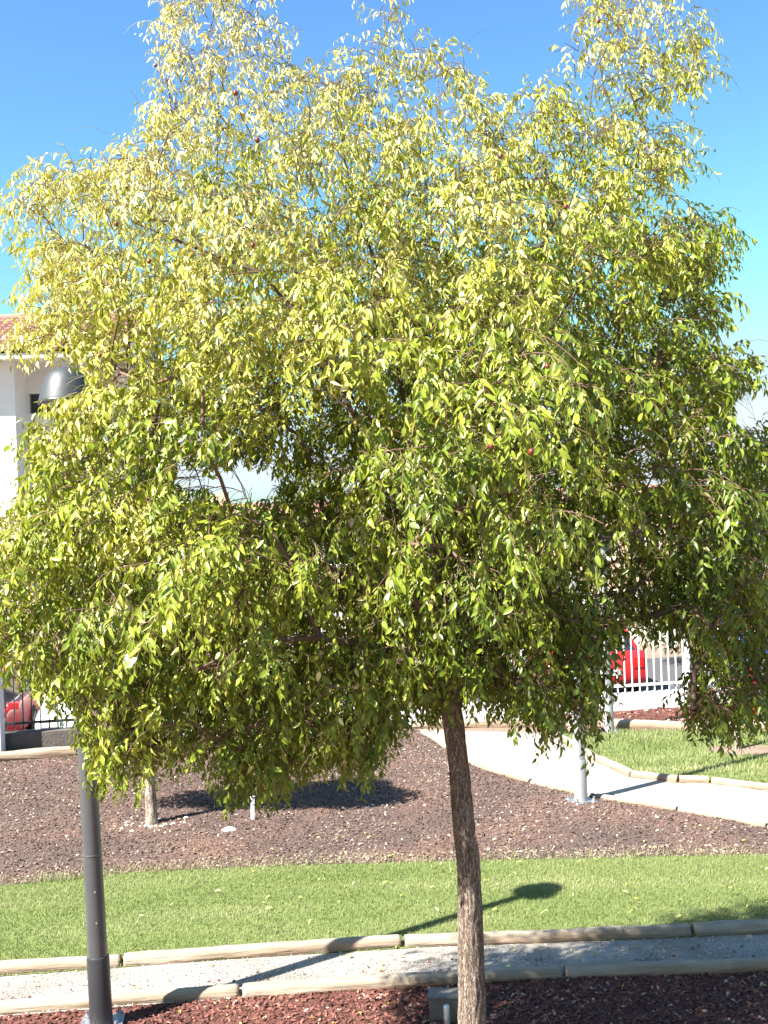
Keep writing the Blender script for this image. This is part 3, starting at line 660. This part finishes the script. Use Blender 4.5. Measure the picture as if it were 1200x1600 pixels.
# ================================================================ BACKGROUND TREES
leafq_v = np.array([(0, 0, 0), (.5, .45, .10), (0, 1.0, -.05), (-.5, .45, .10)]); leafq_f = [np.array([(0, 1, 2), (0, 2, 3)])]
def bg_tree(name, base, th, blobs, n, ls, label, trunk_r=.055, bark='bark_pale', lm='needle', tint=(.5, .2), group=None, ratio=.45, lean=(0, 0)):
    root = empty(name, (base[0], base[1], base[2])); B = np.array(blobs, float)
    c0 = np.array((lean[0], lean[1], th))
    pts = [[(0, 0, -.03), (.012, 0, .04), (.0, .01, th*.35), (lean[0]*.6, lean[1]*.6, th*.7), tuple(c0)]]
    V, F, _ = tubes(pts, [[trunk_r*1.35, trunk_r*1.1, trunk_r, trunk_r*.85, trunk_r*.7]], 12)
    link('trunk', np_mesh('trunk', V, F, smooth=True), root, bark)
    P, Rr = [], []
    for b in B:
        e = b[:3]; m1 = c0*.6+e*.4+np.array((0, 0, .12)); P.append([c0-(0, 0, th*.12), m1, e]); Rr.append([trunk_r*.5, trunk_r*.32, trunk_r*.12])
        for _ in range(5):
            d = nrm(rng.normal(0, 1, 3))*b[3]*.8; P.append([m1*.3+e*.7, e+d*.5, e+d]); Rr.append([trunk_r*.22, trunk_r*.13, .003])
    V, F, _ = tubes(P, Rr, 6); link('limbs', np_mesh('limbs', V, F, smooth=True), root, 'branch')
    w = B[:, 3]**2; k = rng.choice(len(B), n, p=w/w.sum()); b = B[k]
    d = nrm(rng.normal(0, 1, (n, 3))); rr = b[:, 3:4]*rng.random((n, 1))**.42
    sub = np.array([1, 1, .8]); T = b[:, :3]+d*rr*sub
    # clumping: pull leaves to nearby random centres
    nc = max(12, n//55); cen = T[rng.choice(n, nc)]; own = rng.integers(0, nc, n)
    dist = np.linalg.norm(T-cen[own], axis=1); T = np.where((dist < .6)[:, None], T*.35+cen[own]*.65+rng.normal(0, .03, (n, 3)), T)
    y = nrm(d*.6+rng.normal(0, .7, (n, 3))+np.array((0, 0, -.15))); z = rng.normal(0, 1, (n, 3))+np.array((0, -.2, .5)); x = nrm(np.cross(y, z)); z = np.cross(x, y)
    L_ = ls*rng.uniform(.6, 1.3, n); M = np.stack([x*(L_*ratio)[:, None], y*L_[:, None], z*L_[:, None]], -1)
    V, F, t = stamp(leafq_v, leafq_f, M, T, np.clip(rng.normal(tint[0], tint[1], n), 0, 1))
    o = link('crown', np_mesh('crown', V, F, t), root, lm); o['kind'] = 'stuff'
    return tag(root, label, 'tree', group)
p = gp(236, 1287)
bg_tree('small_pine', p, 1.15, [(-.55, .0, 1.75, .50), (-.9, .1, 1.55, .38), (.1, -.1, 1.85, .55), (.6, .1, 1.65, .52), (1.05, .0, 1.35, .45), (1.3, .1, 1.1, .36), (1.6, .1, 1.05, .30), (.5, .2, 1.3, .5), (-.2, .2, 1.35, .45), (.25, 0, 2.2, .4)], 24000, .085,
        'small dark green tree with pale trunk standing in the brown bark', tint=(.45, .22), ratio=.22)
p = gp(1152, 1172)
bg_tree('sapling', p, 1.6, [(0, 0, 2.1, .5), (.3, .1, 1.8, .4), (-.35, -.1, 1.9, .38), (.05, 0, 2.6, .38)], 4500, .09, 'young tree with a thin pale trunk on the far lawn', trunk_r=.035, tint=(.65, .2))
fb = lambda s, dd: np.array(fpt(s, dd))
row = [(3.2, 9.6, 3.2, .95), (4.9, 10.2, 3.6, 1.1), (6.6, 9.9, 3.1, 1.0), (10.6, 10.0, 2.9, .95), (14.4, 10.0, 3.0, 1.0)]
labs = ['dark evergreen tree across the street behind the two parked cars', 'tall dark evergreen tree across the street behind the low tan house front', 'dark evergreen tree across the street behind the main trunk', 'dark evergreen tree across the street near the red hatchback', 'dark evergreen tree across the street near the blue car']
for (s, dd, hh, r_), lb_ in zip(row, labs):
    q = fb(s, dd); bl = [(random.uniform(-.4, .4)*r_, random.uniform(-.4, .4)*r_, hh*k, r_*(1.15-.55*k)) for k in (.35, .5, .62, .75, .9)]+[(random.uniform(-.8, .8)*r_, random.uniform(-.5, .5)*r_, hh*random.uniform(.4, .75), r_*.55) for _ in range(5)]
    bg_tree('evergreen_tree', q, hh*.4, bl, 7000, .14, lb_, trunk_r=.1, bark='bark', tint=(.35, .22), group='evergreens across the street', ratio=.35)

# ================================================================ SMALL THINGS ON THE GROUND
p = gp(395, 1281); o = MB().box(-.018, .018, -.012, .012, -.02, .23).box(-.024, .024, -.016, .016, .23, .245).build('marker_stake', 'white_paint', None, bevel=.003); o.location = (p.x, p.y, 0); o.rotation_euler = (0, R(2), .3)
tag(o, 'short white marker stake in the brown bark at the edge of the shadow', 'stake')
def rock(name, loc, r, seed, m, label, grp=None, sq=(1, .8, .6)):
    bm = bmesh.new(); bmesh.ops.create_icosphere(bm, subdivisions=2, radius=1)
    for v in bm.verts:
        k = 1+.35*noise.noise(v.co*1.3+Vector((seed*7.7, 0, 0)))+.12*noise.noise(v.co*3.4+Vector((0, seed, 0))); v.co = Vector((v.co.x*k*sq[0], v.co.y*k*sq[1], v.co.z*k*sq[2]))*r
    me = bpy.data.meshes.new(name); bm.to_mesh(me); bm.free(); o = link(name, me, None, m); o.location = (loc[0], loc[1], r*sq[2]*.45); return tag(o, label, 'stone', grp)
rock('stone', gp(357, 1299), .045, 1, 'stone', 'white stone lying alone on the brown bark near the marker stake', sq=(1.5, .8, .7))
rock('stone', gp(21, 1171), .075, 2, 'stone', 'white stone lying against the log below the black barred fence')
for i in range(26):
    a = random.uniform(0, 2*PI); q = gp(238, 1288); rr = .09+abs(random.gauss(0, .12)); rock('stone', (q.x+math.cos(a)*rr*1.5, q.y+math.sin(a)*rr*.8), random.uniform(.012, .028), i+5, 'stone', 'small pale stone scattered round the pale trunk in the brown bark', 'pale stones round the small tree')
# metal box and stub of pipe beside the trunk
p = gp(700, 1598); bx = empty('utility_box', (p.x, p.y+.05, 0), R(-6))
MB().box(-.105, .16, -.05, .07, -.01, .145).build('housing', 'box_grey', bx, bevel=.008); MB().box(-.115, .17, -.06, .08, .1455, .157).build('lid', 'box_grey', bx, bevel=.004)
tag(bx, 'low grey brown metal box on the red bark beside the trunk', 'box')
p = gp(699, 1612); o = MB().lathe([(.019, -.03), (.019, .150), (.015, .156)], 14).build('pipe_stub', 'steel', None, smooth=40); o.location = (p.x, p.y, 0); tag(o, 'short grey pipe stub upright in front of the metal box', 'pipe')

# ================================================================ THE JUJUBE TREE
TD = 5.0                                                # distance of the trunk
tree = empty('jujube_tree', (0, 0, 0))
tb = gp(741, 800+FPX*EYE/TD+5); 
trunk_px = [(741, 1800), (740, 1700), (738, 1600), (736, 1500), (734, 1400), (731, 1340), (725, 1290), (719, 1225), (711, 1150), (704, 1100), (697, 1040), (690, 980), (684, 920), (676, 860), (668, 800)]
TP = [at(u, v, TD) for u, v in trunk_px]
tree.location = (TP[0].x, TP[0].y, 0); T0 = Vector(tree.location)
tag(tree, 'large jujube tree with drooping yellow green foliage and leaning brown trunk', 'tree')

OUT = [(262, -60), (238, 60), (232, 128), (262, 150), (215, 190), (225, 222), (160, 235), (100, 240), (25, 275), (2, 330), (30, 385), (70, 395), (35, 440), (25, 485), (60, 495), (5, 535), (50, 560), (115, 560), (140, 590), (115, 622), (50, 645), (38, 695), (60, 740), (15, 785), (-15, 840), (-60, 910), (-50, 1000), (0, 1045), (60, 1055), (120, 1115), (150, 1190), (160, 1235), (215, 1235), (262, 1190), (330, 1185), (372, 1262), (430, 1245), (500, 1185), (560, 1222), (600, 1165), (645, 1115), (720, 1108), (780, 1098), (822, 1125), (848, 1200), (866, 1125), (905, 1140), (928, 1195), (942, 1100), (955, 1050), (950, 1010), (1000, 985), (1066, 1000), (1070, 1060), (1050, 1115), (1090, 1135), (1130, 1155), (1190, 1120), (1235, 1090), (1245, 900), (1225, 720), (1190, 655), (1185, 600), (1165, 560), (1105, 525), (1143, 480), (1112, 445), (1165, 370), (1075, 312), (1010, 350), (1015, 320), (1090, 275), (1095, 225), (1060, 195), (1010, 178), (1120, 145), (1112, 60), (1095, -60), (880, -60), (885, 20), (832, 65), (838, 105), (905, 120), (930, 165), (895, 150), (850, 118), (785, 160), (742, 105), (690, 62), (655, 75), (635, -10), (665, -60), (560, -60), (570, 20), (600, 45), (540, 70), (520, 108), (478, 100), (445, 50), (420, 20), (425, -60)]
VOID_ALL = [(98, 596, 48, 30), (38, 616, 38, 38), (380, 757, 66, 32), (300, 745, 30, 22), (1012, 1050, 52, 52), (1165, 640, 26, 34), (190, 592, 20, 14), (1020, 748, 22, 12)]
DEEP = [(505, 720, 90, 170), (560, 910, 85, 75), (655, 590, 38, 60), (1020, 900, 85, 60), (860, 850, 45, 35)]
RECESS = [(450, 640, 95, 130), (500, 800, 85, 95), (650, 575, 60, 75), (655, 930, 85, 70), (540, 960, 80, 75), (860, 835, 75, 60), (1030, 890, 125, 90), (330, 1100, 75, 70), (690, 430, 60, 45), (540, 1120, 80, 60), (820, 1010, 70, 50)]
def inside_any(L_, x, y, g=1.0): return any(((x-a)/(b_*g))**2+((y-b)/(c*g))**2 < 1 for a, b, b_, c in L_)

# --- branch skeleton: hand-laid limbs, then clusters joined to the nearest wood
nodes = []; parent = []; load = []
def add_node(p, par): nodes.append(np.array(p, float)); parent.append(par); load.append(0.0); return len(nodes)-1
chains = []
def add_chain(pts, start):
    ids = [start]; 
    for q in pts: ids.append(add_node(q, ids[-1]))
    chains.append(ids); return ids
n0 = add_node(TP[8], -1); ids = [n0]
for q in TP[9:]: ids.append(add_node(q, ids[-1]))
chains.append(ids); top = ids[-1]
limbs = [(9-8, [(640, 1000, 4.8), (560, 900, 4.55), (440, 850, 4.4), (300, 800, 4.3), (180, 760, 4.3)]),
         (10-8, [(760, 960, 4.75), (840, 900, 4.5), (930, 850, 4.4), (1040, 830, 4.4), (1140, 800, 4.5)]),
         (11-8, [(720, 930, 5.2), (780, 850, 5.5), (860, 760, 5.7), (930, 680, 5.8)]),
         (12-8, [(650, 850, 4.85), (610, 740, 4.6), (560, 640, 4.5), (480, 520, 4.45), (400, 420, 4.45), (300, 380, 4.5), (200, 350, 4.55)]),
         (13-8, [(655, 760, 5.1), (640, 660, 5.15), (618, 560, 5.1), (600, 450, 5.0), (560, 330, 4.95), (540, 220, 4.95), (560, 120, 4.95)]),
         (14-8, [(690, 720, 4.9), (740, 640, 4.7), (790, 540, 4.55), (830, 430, 4.5), (870, 330, 4.55), (910, 220, 4.6), (935, 120, 4.65), (960, 40, 4.65)]),
         (14-8, [(640, 720, 5.3), (560, 620, 5.6), (450, 520, 5.75), (370, 400, 5.7), (340, 280, 5.5), (350, 160, 5.3), (370, 50, 5.15)]),
         (12-8, [(700, 870, 5.3), (760, 760, 5.55), (850, 640, 5.6), (950, 540, 5.5), (1050, 470, 5.4), (1110, 400, 5.3)]),
         (10-8, [(620, 990, 5.3), (520, 930, 5.6), (400, 900, 5.7), (270, 900, 5.6), (140, 900, 5.4)]),
         (9-8, [(690, 1020, 4.6), (660, 960, 4.2), (640, 900, 4.0), (620, 860, 3.9)]),
         (12-8, [(720, 820, 4.6), (780, 720, 4.2), (840, 660, 4.0), (900, 620, 4.0)]),
         (9-8, [(620, 1020, 4.5), (500, 1000, 4.2), (400, 1000, 4.1), (300, 1040, 4.1)]),
         (10-8, [(760, 980, 4.4), (820, 960, 4.15), (900, 970, 4.1)])]
for si, pts in limbs: add_chain([at(q[0]+random.uniform(-9, 9), q[1]+random.uniform(-9, 9), TD+.08+(q[2]-TD)*.6) for q in pts], ids[si])

# --- leaf clusters filling the crown
CB = []          # px x, px y, depth, radius
cand = 26000
cx = rng.uniform(-70, 1290, cand); cy = rng.uniform(-55, 1240, cand); ok = in_poly(OUT, cx, cy); cx, cy = cx[ok], cy[ok]
cd = poly_dist(OUT, cx, cy); ct = rng.uniform(-1, 1, len(cx))
cen = []
for x, y, d, t in zip(cx, cy, cd, ct):
    if d < 20 or inside_any(VOID_ALL, x, y, 1.25): continue
    k = min(d/400, 1); half = 1.28*math.sqrt(max(0, 1-(1-k)**2))*(0.6+0.4*min(1, max(0, y)/500))
    if t > 0 and y < 750: half *= .78
    if t < 0: half *= .74*(1 if y < 850 else max(.5, 1-(y-850)/600))
    D = TD-0.05+t*half
    if inside_any(RECESS, x, y) and t < -.05 and random.random() < .85: continue
    if inside_any(DEEP, x, y) and t < .12: continue
    if abs(t) < 0.30 and k > 0.35 and random.random() < (.6 if y < 380 else .25): continue
    if t > .3 and y < 330 and random.random() < .25: continue
    if t < 0:
        for bx_, by_, rx_, ry_, am in ((800, 600, 170, 210, .38), (190, 740, 150, 260, .28), (640, 330, 200, 150, .2), (740, 850, 90, 90, .2)): D -= am*math.exp(-((x-bx_)/rx_)**2-((y-by_)/ry_)**2)*half
    D += (.62*noise.noise(Vector((x/115, y/115, 3.0)))+.15*noise.noise(Vector((x/45, y/45, 9.0))))*half*(1 if t < 0 else .3)
    if y < 230 and random.random() < .30: continue
    if y < 330 and x > 420 and noise.noise(Vector((x/70, y/70, 21.0))) > .16+max(0, y-200)/500: continue
    r_ = min(0.235, 0.07+d/FPX*TD*0.55)
    P_ = np.array(at(x, y, D)); mind = (1.08 if t < .1 else .9)*r_+(.055 if y < 380 or t < .1 else .02)
    if cen and np.min(np.linalg.norm(np.array([c[0] for c in cen])-P_, axis=1)) < mind: continue
    cen.append((P_, r_, x, y, t, d))
# sprays that hang before the fork of the trunk and along the crown's lower edge
for x, y, D, r_ in ((640, 1035, 4.6, .17), (560, 1075, 4.55, .17), (725, 1040, 4.62, .15), (480, 1110, 4.6, .17), (600, 1105, 4.75, .14), (770, 1045, 4.7, .15), (690, 985, 4.72, .15), (660, 1075, 4.8, .12), (720, 1075, 4.85, .11),
                    (745, 965, 4.6, .15), (610, 975, 4.75, .16), (540, 1000, 4.85, .17), (430, 1150, 4.8, .16), (560, 1150, 5.0, .15), (350, 1150, 4.9, .16), (830, 1060, 4.8, .15), (880, 1050, 5.0, .16), (500, 1040, 5.2, .2), (610, 1010, 5.4, .22), (760, 980, 5.4, .22), (680, 900, 5.5, .22), (860, 960, 5.5, .22), (400, 1060, 5.4, .22)):
    cen.append((np.array(at(x, y, D)), r_, x, y, 0.0, 60))
order = np.argsort([np.linalg.norm(c[0]-np.array(TP[-2])) for c in cen])
for i in order:
    P_, r_, x, y, t, d = cen[i]
    N = np.array(nodes); dv = P_-N; dist = np.linalg.norm(dv, axis=1)+np.maximum(0, -dv[:, 2])*0.6
    j = int(np.argmin(dist)); a = N[j]; L_ = np.linalg.norm(P_-a)
    k = max(2, int(L_/.13)); pts = []
    sag = rng.normal(0, .05, 3)*L_
    for s in range(1, k+1):
        u = s/k; pts.append(a+(P_-a)*u+np.array((0, 0, .16*L_))*math.sin(PI*u)+sag*math.sin(PI*u)+rng.normal(0, .008, 3)*(s < k))
    c = add_chain(pts, j); load[c[-1]] += 1
for i in range(len(nodes)-1, 0, -1):
    if parent[i] >= 0: load[parent[i]] += load[i]
rad = [0.0034*max(l, .6)**0.43 for l in load]
rad = [r*float(np.clip(1.1-(n_[2]-2.3)/3.6, .34, 1)) for r, n_ in zip(rad, nodes)]
0 and print('clusters', len(cen), 'trunk top load', load[0], rad[0])
SH = np.array(T0)
parts_big = []; parts_small = []
for c in chains[1:]:
    P_ = [nodes[k] for k in c]; r0 = min(rad[c[0]], rad[c[1]]*1.25); rr = [r0]+[rad[k] for k in c[1:]]
    rr[-1] *= .8
    V, F, _ = tubes([P_], [rr], 9 if r0 > .011 else 6); (parts_big if r0 > .011 else parts_small).append((V-SH, F, None))
# trunk: furrowed bark, real relief
def trunk_mesh():
    line = [np.array(q) for q in TP]; dense = []
    for i in range(len(line)-1):
        for t in np.linspace(0, 1, 14, endpoint=False): 
            a = line[max(0, i-1)]; b = line[i]; c = line[i+1]; d = line[min(len(line)-1, i+2)]
            dense.append(.5*((2*b)+(c-a)*t+(2*a-5*b+4*c-d)*t*t+(-a+3*b-3*c+d)*t**3))
    dense = np.array(dense); K = len(dense); n = 64; z = dense[:, 2]
    rr = np.interp(z, [0, .06, .2, .6, 1.2, 1.6, 1.95, 2.3, 2.8, 3.2], [.112, .088, .071, .064, .057, .049, .046, .048, .036, .02])
    vs = np.zeros((K, n, 3))
    for k in range(K):
        for i in range(n):
            a = 2*PI*i/n; cs, sn = math.cos(a), math.sin(a)
            w = noise.noise(Vector((cs*2.0, sn*2.0, z[k]*2.0)))*.5
            f1 = abs(noise.noise(Vector((cs*4.2+w, sn*4.2, z[k]*5.0)))); f2 = abs(noise.noise(Vector((cs*8.5, sn*8.5+w, z[k]*14.0))))
            kn = noise.noise(Vector((cs*.9, sn*.9, z[k]*3.3)))
            r = rr[k]*(1+.08*kn)+min(f1, .35)*.016+min(f2, .3)*.009-.005
            vs[k, i] = dense[k]+np.array((cs*r, sn*r, 0))
    q = [(j*n+i, j*n+(i+1) % n, (j+1)*n+(i+1) % n, (j+1)*n+i) for j in range(K-1) for i in range(n)]
    return np_mesh('trunk', vs.reshape(-1, 3)-SH, [np.array(q)], smooth=True)
link('trunk', trunk_mesh(), tree, 'bark')
V, F, _ = join_parts(parts_big); limbs_o = link('limbs', np_mesh('limbs', V, F, smooth=True), tree, 'branch')

# --- shoots and drooping leaf sprays
crown_c = np.array(at(600, 760, TD))
sh_P, sh_R, sp0, spd, sptone, spy = [], [], [], [], [], []
for P_, r_, x, y, t, d in cen:
    outw = P_-crown_c; outw = outw/np.linalg.norm(outw); ns = int(6+36*r_)
    tone_c = random.gauss(0, .075)+.10*noise.noise(Vector((x/130, y/130, 40+t)))
    for s in range(ns):
        dd = outw*.75+np.array((0, 0, .45))+rng.normal(0, .58, 3); dd /= np.linalg.norm(dd); L_ = r_*rng.uniform(.55, 1.15)
        pts = [P_+rng.normal(0, .30, 3)*r_-outw*r_*.35*rng.random()]; cur = dd.copy()
        for k in range(4):
            cur = cur+np.array((0, 0, -.22))+rng.normal(0, .12, 3); cur /= np.linalg.norm(cur); pts.append(pts[-1]+cur*L_/4)
        sh_P.append(pts); sh_R.append([.0021, .0020, .0018, .0016, .0012])
        m_ = max(2, int(L_/.062)+1)
        for q in range(m_):
            u = .04+.96*(q+rng.random()*.7)/m_; u = min(u, 1.0); k = min(int(u*4), 3); f = u*4-k
            o_ = pts[k]*(1-f)+pts[k+1]*f; tg = nrm(np.array(pts[k+1]-pts[k]))
            di = tg*.6+rng.normal(0, .45, 3)+outw*.35; di[2] -= .1
            sp0.append(o_); spd.append(di/np.linalg.norm(di)); sptone.append(tone_c); spy.append((x, y))
kq = []
for o_, d_ in zip(sp0, spd): kq.append(o_+d_*.05+np.array((0, 0, -.07)))
ku, kv = proj(np.array(kq)); kin = in_poly(OUT, ku, kv) | (poly_dist(OUT, ku, kv) < rng.uniform(0, 20, len(ku)))
kin &= rng.random(len(ku)) < np.clip(.6+poly_dist(OUT, ku, kv)/110, 0, 1)
sd_ = -np.array(SUN_TRAVEL); kq = np.array(kq)
for z_ in np.arange(.35, 1.30, .06):                     # the lower trunk stands in the sun: thin the sprays that would shade it
    tp = np.array([np.interp(z_, [q.z for q in TP], [q[i_] for q in TP]) for i_ in range(3)])
    w_v = kq-tp; al = w_v @ sd_; dist_ = np.linalg.norm(w_v-al[:, None]*sd_, axis=1); kin &= ~((dist_ < .11) & (rng.random(len(kq)) < .72))
for a, b, c, d in VOID_ALL: kin &= ~(((ku-a)/(c*.95))**2+((kv-b)/(d*.95))**2 < 1)
sp0, spd, sptone, spy = [[v for v, q in zip(a, kin) if q] for a in (sp0, spd, sptone, spy)]
sp0 = np.array(sp0); spd = np.array(spd); sptone = np.array(sptone); spy = np.array(spy); NS = len(sp0)
P5 = np.array(sh_P); eu, ev = proj(P5[:, -1]); sk = in_poly(OUT, eu, ev)     # no bare shoots beyond the leaves
for a, b, c, d in VOID_ALL: sk &= ~(((eu-a)/c)**2+((ev-b)/d)**2 < 1)
V, F, _ = tubes(P5[sk]-SH, np.array(sh_R)[sk], 4); parts_small.append((V, F, None))
V, F, _ = join_parts(parts_small); tw = link('twigs', np_mesh('twigs', V, F, smooth=True), tree, 'twig'); tw['kind'] = 'stuff'

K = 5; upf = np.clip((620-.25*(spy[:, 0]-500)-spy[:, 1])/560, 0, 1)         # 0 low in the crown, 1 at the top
Ls = rng.uniform(.09, .22, NS)*(1-.15*upf); pts = [sp0]; cur = spd
grav = np.stack([np.zeros(NS), np.zeros(NS), -rng.uniform(.25, .62, NS)], -1)
dirs = []
for k in range(K-1):
    cur = nrm(cur+grav); dirs.append(cur); pts.append(pts[-1]+cur*(Ls/(K-1))[:, None])
SPt = np.stack(pts, 1); dirs.append(cur); SD = np.stack(dirs, 1)
fs_ = SPt[:, 0, 1] < TD+.1; V, F, _ = tubes(SPt[fs_]-SH, np.tile(np.linspace(.0013, .0007, K), (int(fs_.sum()), 1)), 3)
st_o = link('leaf_stalks', np_mesh('leaf_stalks', V, F, np.repeat(rng.uniform(.2, 1, int(fs_.sum())), K*3)), tree, 'stem'); st_o['kind'] = 'stuff'

# leaf templates: folded, arched blades
def leaf_tpl(fold, arch, wid, twist=0.0):
    st_ = [(0.0, 0.0), (.22, .80), (.48, 1.0), (.76, .62), (1.0, 0.0)]; vs = []
    for s, w in st_:
        yy = s; zz = -arch*s*s; hw = wid*w*.5; ca, sa = math.cos(fold), math.sin(fold); tw_ = twist*s
        row_ = [(0, yy, zz)] if w == 0 else [(-hw*ca, yy, zz+hw*sa), (0, yy, zz), (hw*ca, yy, zz+hw*sa)]
        vs += [(px*math.cos(tw_)-(pz-zz)*math.sin(tw_), py, zz+px*math.sin(tw_)+(pz-zz)*math.cos(tw_)) for px, py, pz in row_]
    return np.array(vs), [np.array([(1, 4, 5, 2), (2, 5, 6, 3), (4, 7, 8, 5), (5, 8, 9, 6)]), np.array([(0, 1, 2), (0, 2, 3), (7, 10, 8), (8, 10, 9)])]
FAR_V = np.array([(0, 0, 0), (-.19, .45, .03), (0, .5, -.06), (.19, .45, .03), (0, 1.0, -.22)]); FAR_F = [np.array([(0, 1, 2), (0, 2, 3), (1, 4, 2), (2, 4, 3)])]
TPL = [leaf_tpl(R(f), a, w, tw_) for f, a, w, tw_ in ((12, .10, .46, .2), (25, .22, .44, -.4), (38, .30, .42, .5), (50, .26, .40, -.3), (62, .36, .40, .6), (72, .48, .38, -.6))]
LP, LA, LN, LL, LT, LK, LX, LW = [], [], [], [], [], [], [], []
nl = 10
for q in range(nl):
    u = .12+.88*(q+.3*rng.random(NS))/(nl-.5); u = np.clip(u, 0, 1); f = u*(K-1); k = np.minimum(f.astype(int), K-2); fr = (f-k)[:, None]
    idx = np.arange(NS); p = SPt[idx, k]*(1-fr)+SPt[idx, k+1]*fr; tg = SD[idx, k]
    keep = rng.random(NS) < np.clip(Ls/.19, .45, 1)
    side = nrm(np.cross(tg, np.array((0, 0, 1.0)))+rng.normal(0, .25, (NS, 3)))*(1 if q % 2 else -1)
    hang = rng.uniform(.1, .9, NS)+.5*upf*rng.random(NS)
    ax = nrm(tg*.55+side*.75+np.stack([0*hang, 0*hang, -hang], -1)+rng.normal(0, .14, (NS, 3)))
    nn = np.cross(side*(1 if q % 2 else -1), tg); nn = nn*np.sign(nn[:, 2:3]+1e-6)+rng.normal(0, .34, (NS, 3))+np.array((0, 0, .25))
    L_ = (.021+.037*rng.random(NS)**.8)*(1-.18*upf)*(1-.35*np.abs(u-.5))
    tn = .42+.31*upf+.11*np.clip((600-spy[:, 0])/600, -1, 1)+.13*np.clip((820-spy[:, 1])/450, -1, .7)+sptone+rng.normal(0, .085, NS)  # real yellowing towards top and left, plus painted shade low in the crown
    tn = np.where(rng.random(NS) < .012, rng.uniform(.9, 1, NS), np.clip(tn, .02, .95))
    kind = np.clip(np.floor(rng.normal(1.6+2.0*upf, 1.1, NS)), 0, 5).astype(int)
    w_ = rng.uniform(.8, 1.15, NS)*(1-.28*upf)
    for arr, val in ((LP, p), (LA, ax), (LN, nn), (LL, L_), (LT, tn), (LK, kind), (LW, w_)): arr.append(val[keep])
LP, LA, LN, LL, LT, LK, LW = [np.concatenate(a) for a in (LP, LA, LN, LL, LT, LK, LW)]
# keep the see-through gaps of the crown open
u_, v_ = proj(LP); kk = in_poly(OUT, u_, v_) | (poly_dist(OUT, u_, v_) < 26)
for a, b, c, d in VOID_ALL: kk &= ~(((u_-a)/(c*.8))**2+((v_-b)/(d*.8))**2 < 1)
LP, LA, LN, LL, LT, LK, LW, u_, v_ = [a[kk] for a in (LP, LA, LN, LL, LT, LK, LW, u_, v_)]
X_ = nrm(np.cross(LA, LN)); Z_ = np.cross(X_, LA)
LM = np.stack([X_*(LL*LW)[:, None], LA*LL[:, None], Z_*LL[:, None]], -1)
# the 300 leaves that show largest are objects of their own
vis = (u_ > 5) & (u_ < 1195) & (v_ > 5) & (v_ < 1595); facing = np.abs(Z_[:, 1])
score = np.where(vis, LL*LW/LP[:, 1]*(0.4+facing)*np.where(LP[:, 1] < 4.35, 1.5, 1.0)*np.where(LP[:, 1] < 4.0, 1.3, 1), 0)
big = np.argsort(-score)[:300]; rest = np.ones(len(LP), bool); rest[big] = False
parts = []
for k in range(6):
    m_ = rest & (LK == k) & (LP[:, 1] < TD-.2)
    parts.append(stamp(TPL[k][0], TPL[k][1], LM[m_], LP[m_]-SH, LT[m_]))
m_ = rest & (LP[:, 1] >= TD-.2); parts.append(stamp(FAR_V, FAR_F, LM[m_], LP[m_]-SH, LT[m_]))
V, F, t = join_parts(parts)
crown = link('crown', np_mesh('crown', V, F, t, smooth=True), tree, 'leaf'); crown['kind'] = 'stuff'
lib = {}
for i in big:
    key = (int(LK[i]), round(float(LT[i])*8))
    if key not in lib:
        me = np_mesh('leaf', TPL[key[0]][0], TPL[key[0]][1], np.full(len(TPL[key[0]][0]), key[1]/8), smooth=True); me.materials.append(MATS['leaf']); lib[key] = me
    o = bpy.data.objects.new('leaf', lib[key]); C.objects.link(o); o.parent = crown
    M4 = Matrix([[*LM[i][r], LP[i][r]-SH[r]] for r in range(3)]+[[0, 0, 0, 1]]); o.matrix_local = M4

# fruits: dark red dates hanging in the outer crown
fr_px = [(243, 102), (402, 219), (782, 244), (182, 350), (156, 555), (768, 697), (830, 706), (368, 145), (935, 33), (855, 572), (395, 383), (884, 323), (233, 408)]
fm = MB().lathe([(.0015, .020), (.002, .0125), (.0075, .0115), (.0115, .006), (.0125, 0), (.0115, -.007), (.0075, -.012), (.002, -.0135)], 12).build('fruit', 'fruit', crown, smooth=60)
for i, (fu, fv) in enumerate(fr_px):
    dd = np.hypot(u_-fu, v_-fv); near = np.where(dd < 22)[0]
    dep = (LP[near, 1].min()-0.015) if len(near) else TD
    o = fm if i == 0 else fm.copy()
    if i: C.objects.link(o)
    o.location = at(fu, fv, dep)-T0; s_ = random.uniform(.55, .8); o.scale = (s_, s_, s_*1.1); o.rotation_euler = (random.uniform(-.4, .4), random.uniform(-.4, .4), 0)

# leaves fallen from the tree onto bed, path and lawn
n = 230; fx = rng.normal(.6, 2.0, n); fy = rng.uniform(6.2, 10.5, n); a = rng.uniform(0, 2*PI, n); L_ = rng.uniform(.03, .055, n)
xa = np.stack([np.cos(a), np.sin(a), rng.normal(0, .25, n)], -1); za = nrm(np.stack([rng.normal(0, .3, n), rng.normal(0, .3, n), np.ones(n)], -1)); xa = nrm(xa); ya = np.cross(za, xa)
fz = np.full(n, .022); onl = in_poly(lawn1, fx, fy); fz[onl] = .036
V, F, t = stamp(TPL[2][0], TPL[2][1], np.stack([xa, ya, za], -1)*L_[:, None, None], np.stack([fx, fy, fz], -1), rng.uniform(.6, 1, n))
tag(link('fallen_leaves', np_mesh('fallen_leaves', V, F, t, smooth=True), None, 'leaf'), 'yellowed leaves fallen on the lawn, gravel path and red bark', 'leaves', None, 'stuff')
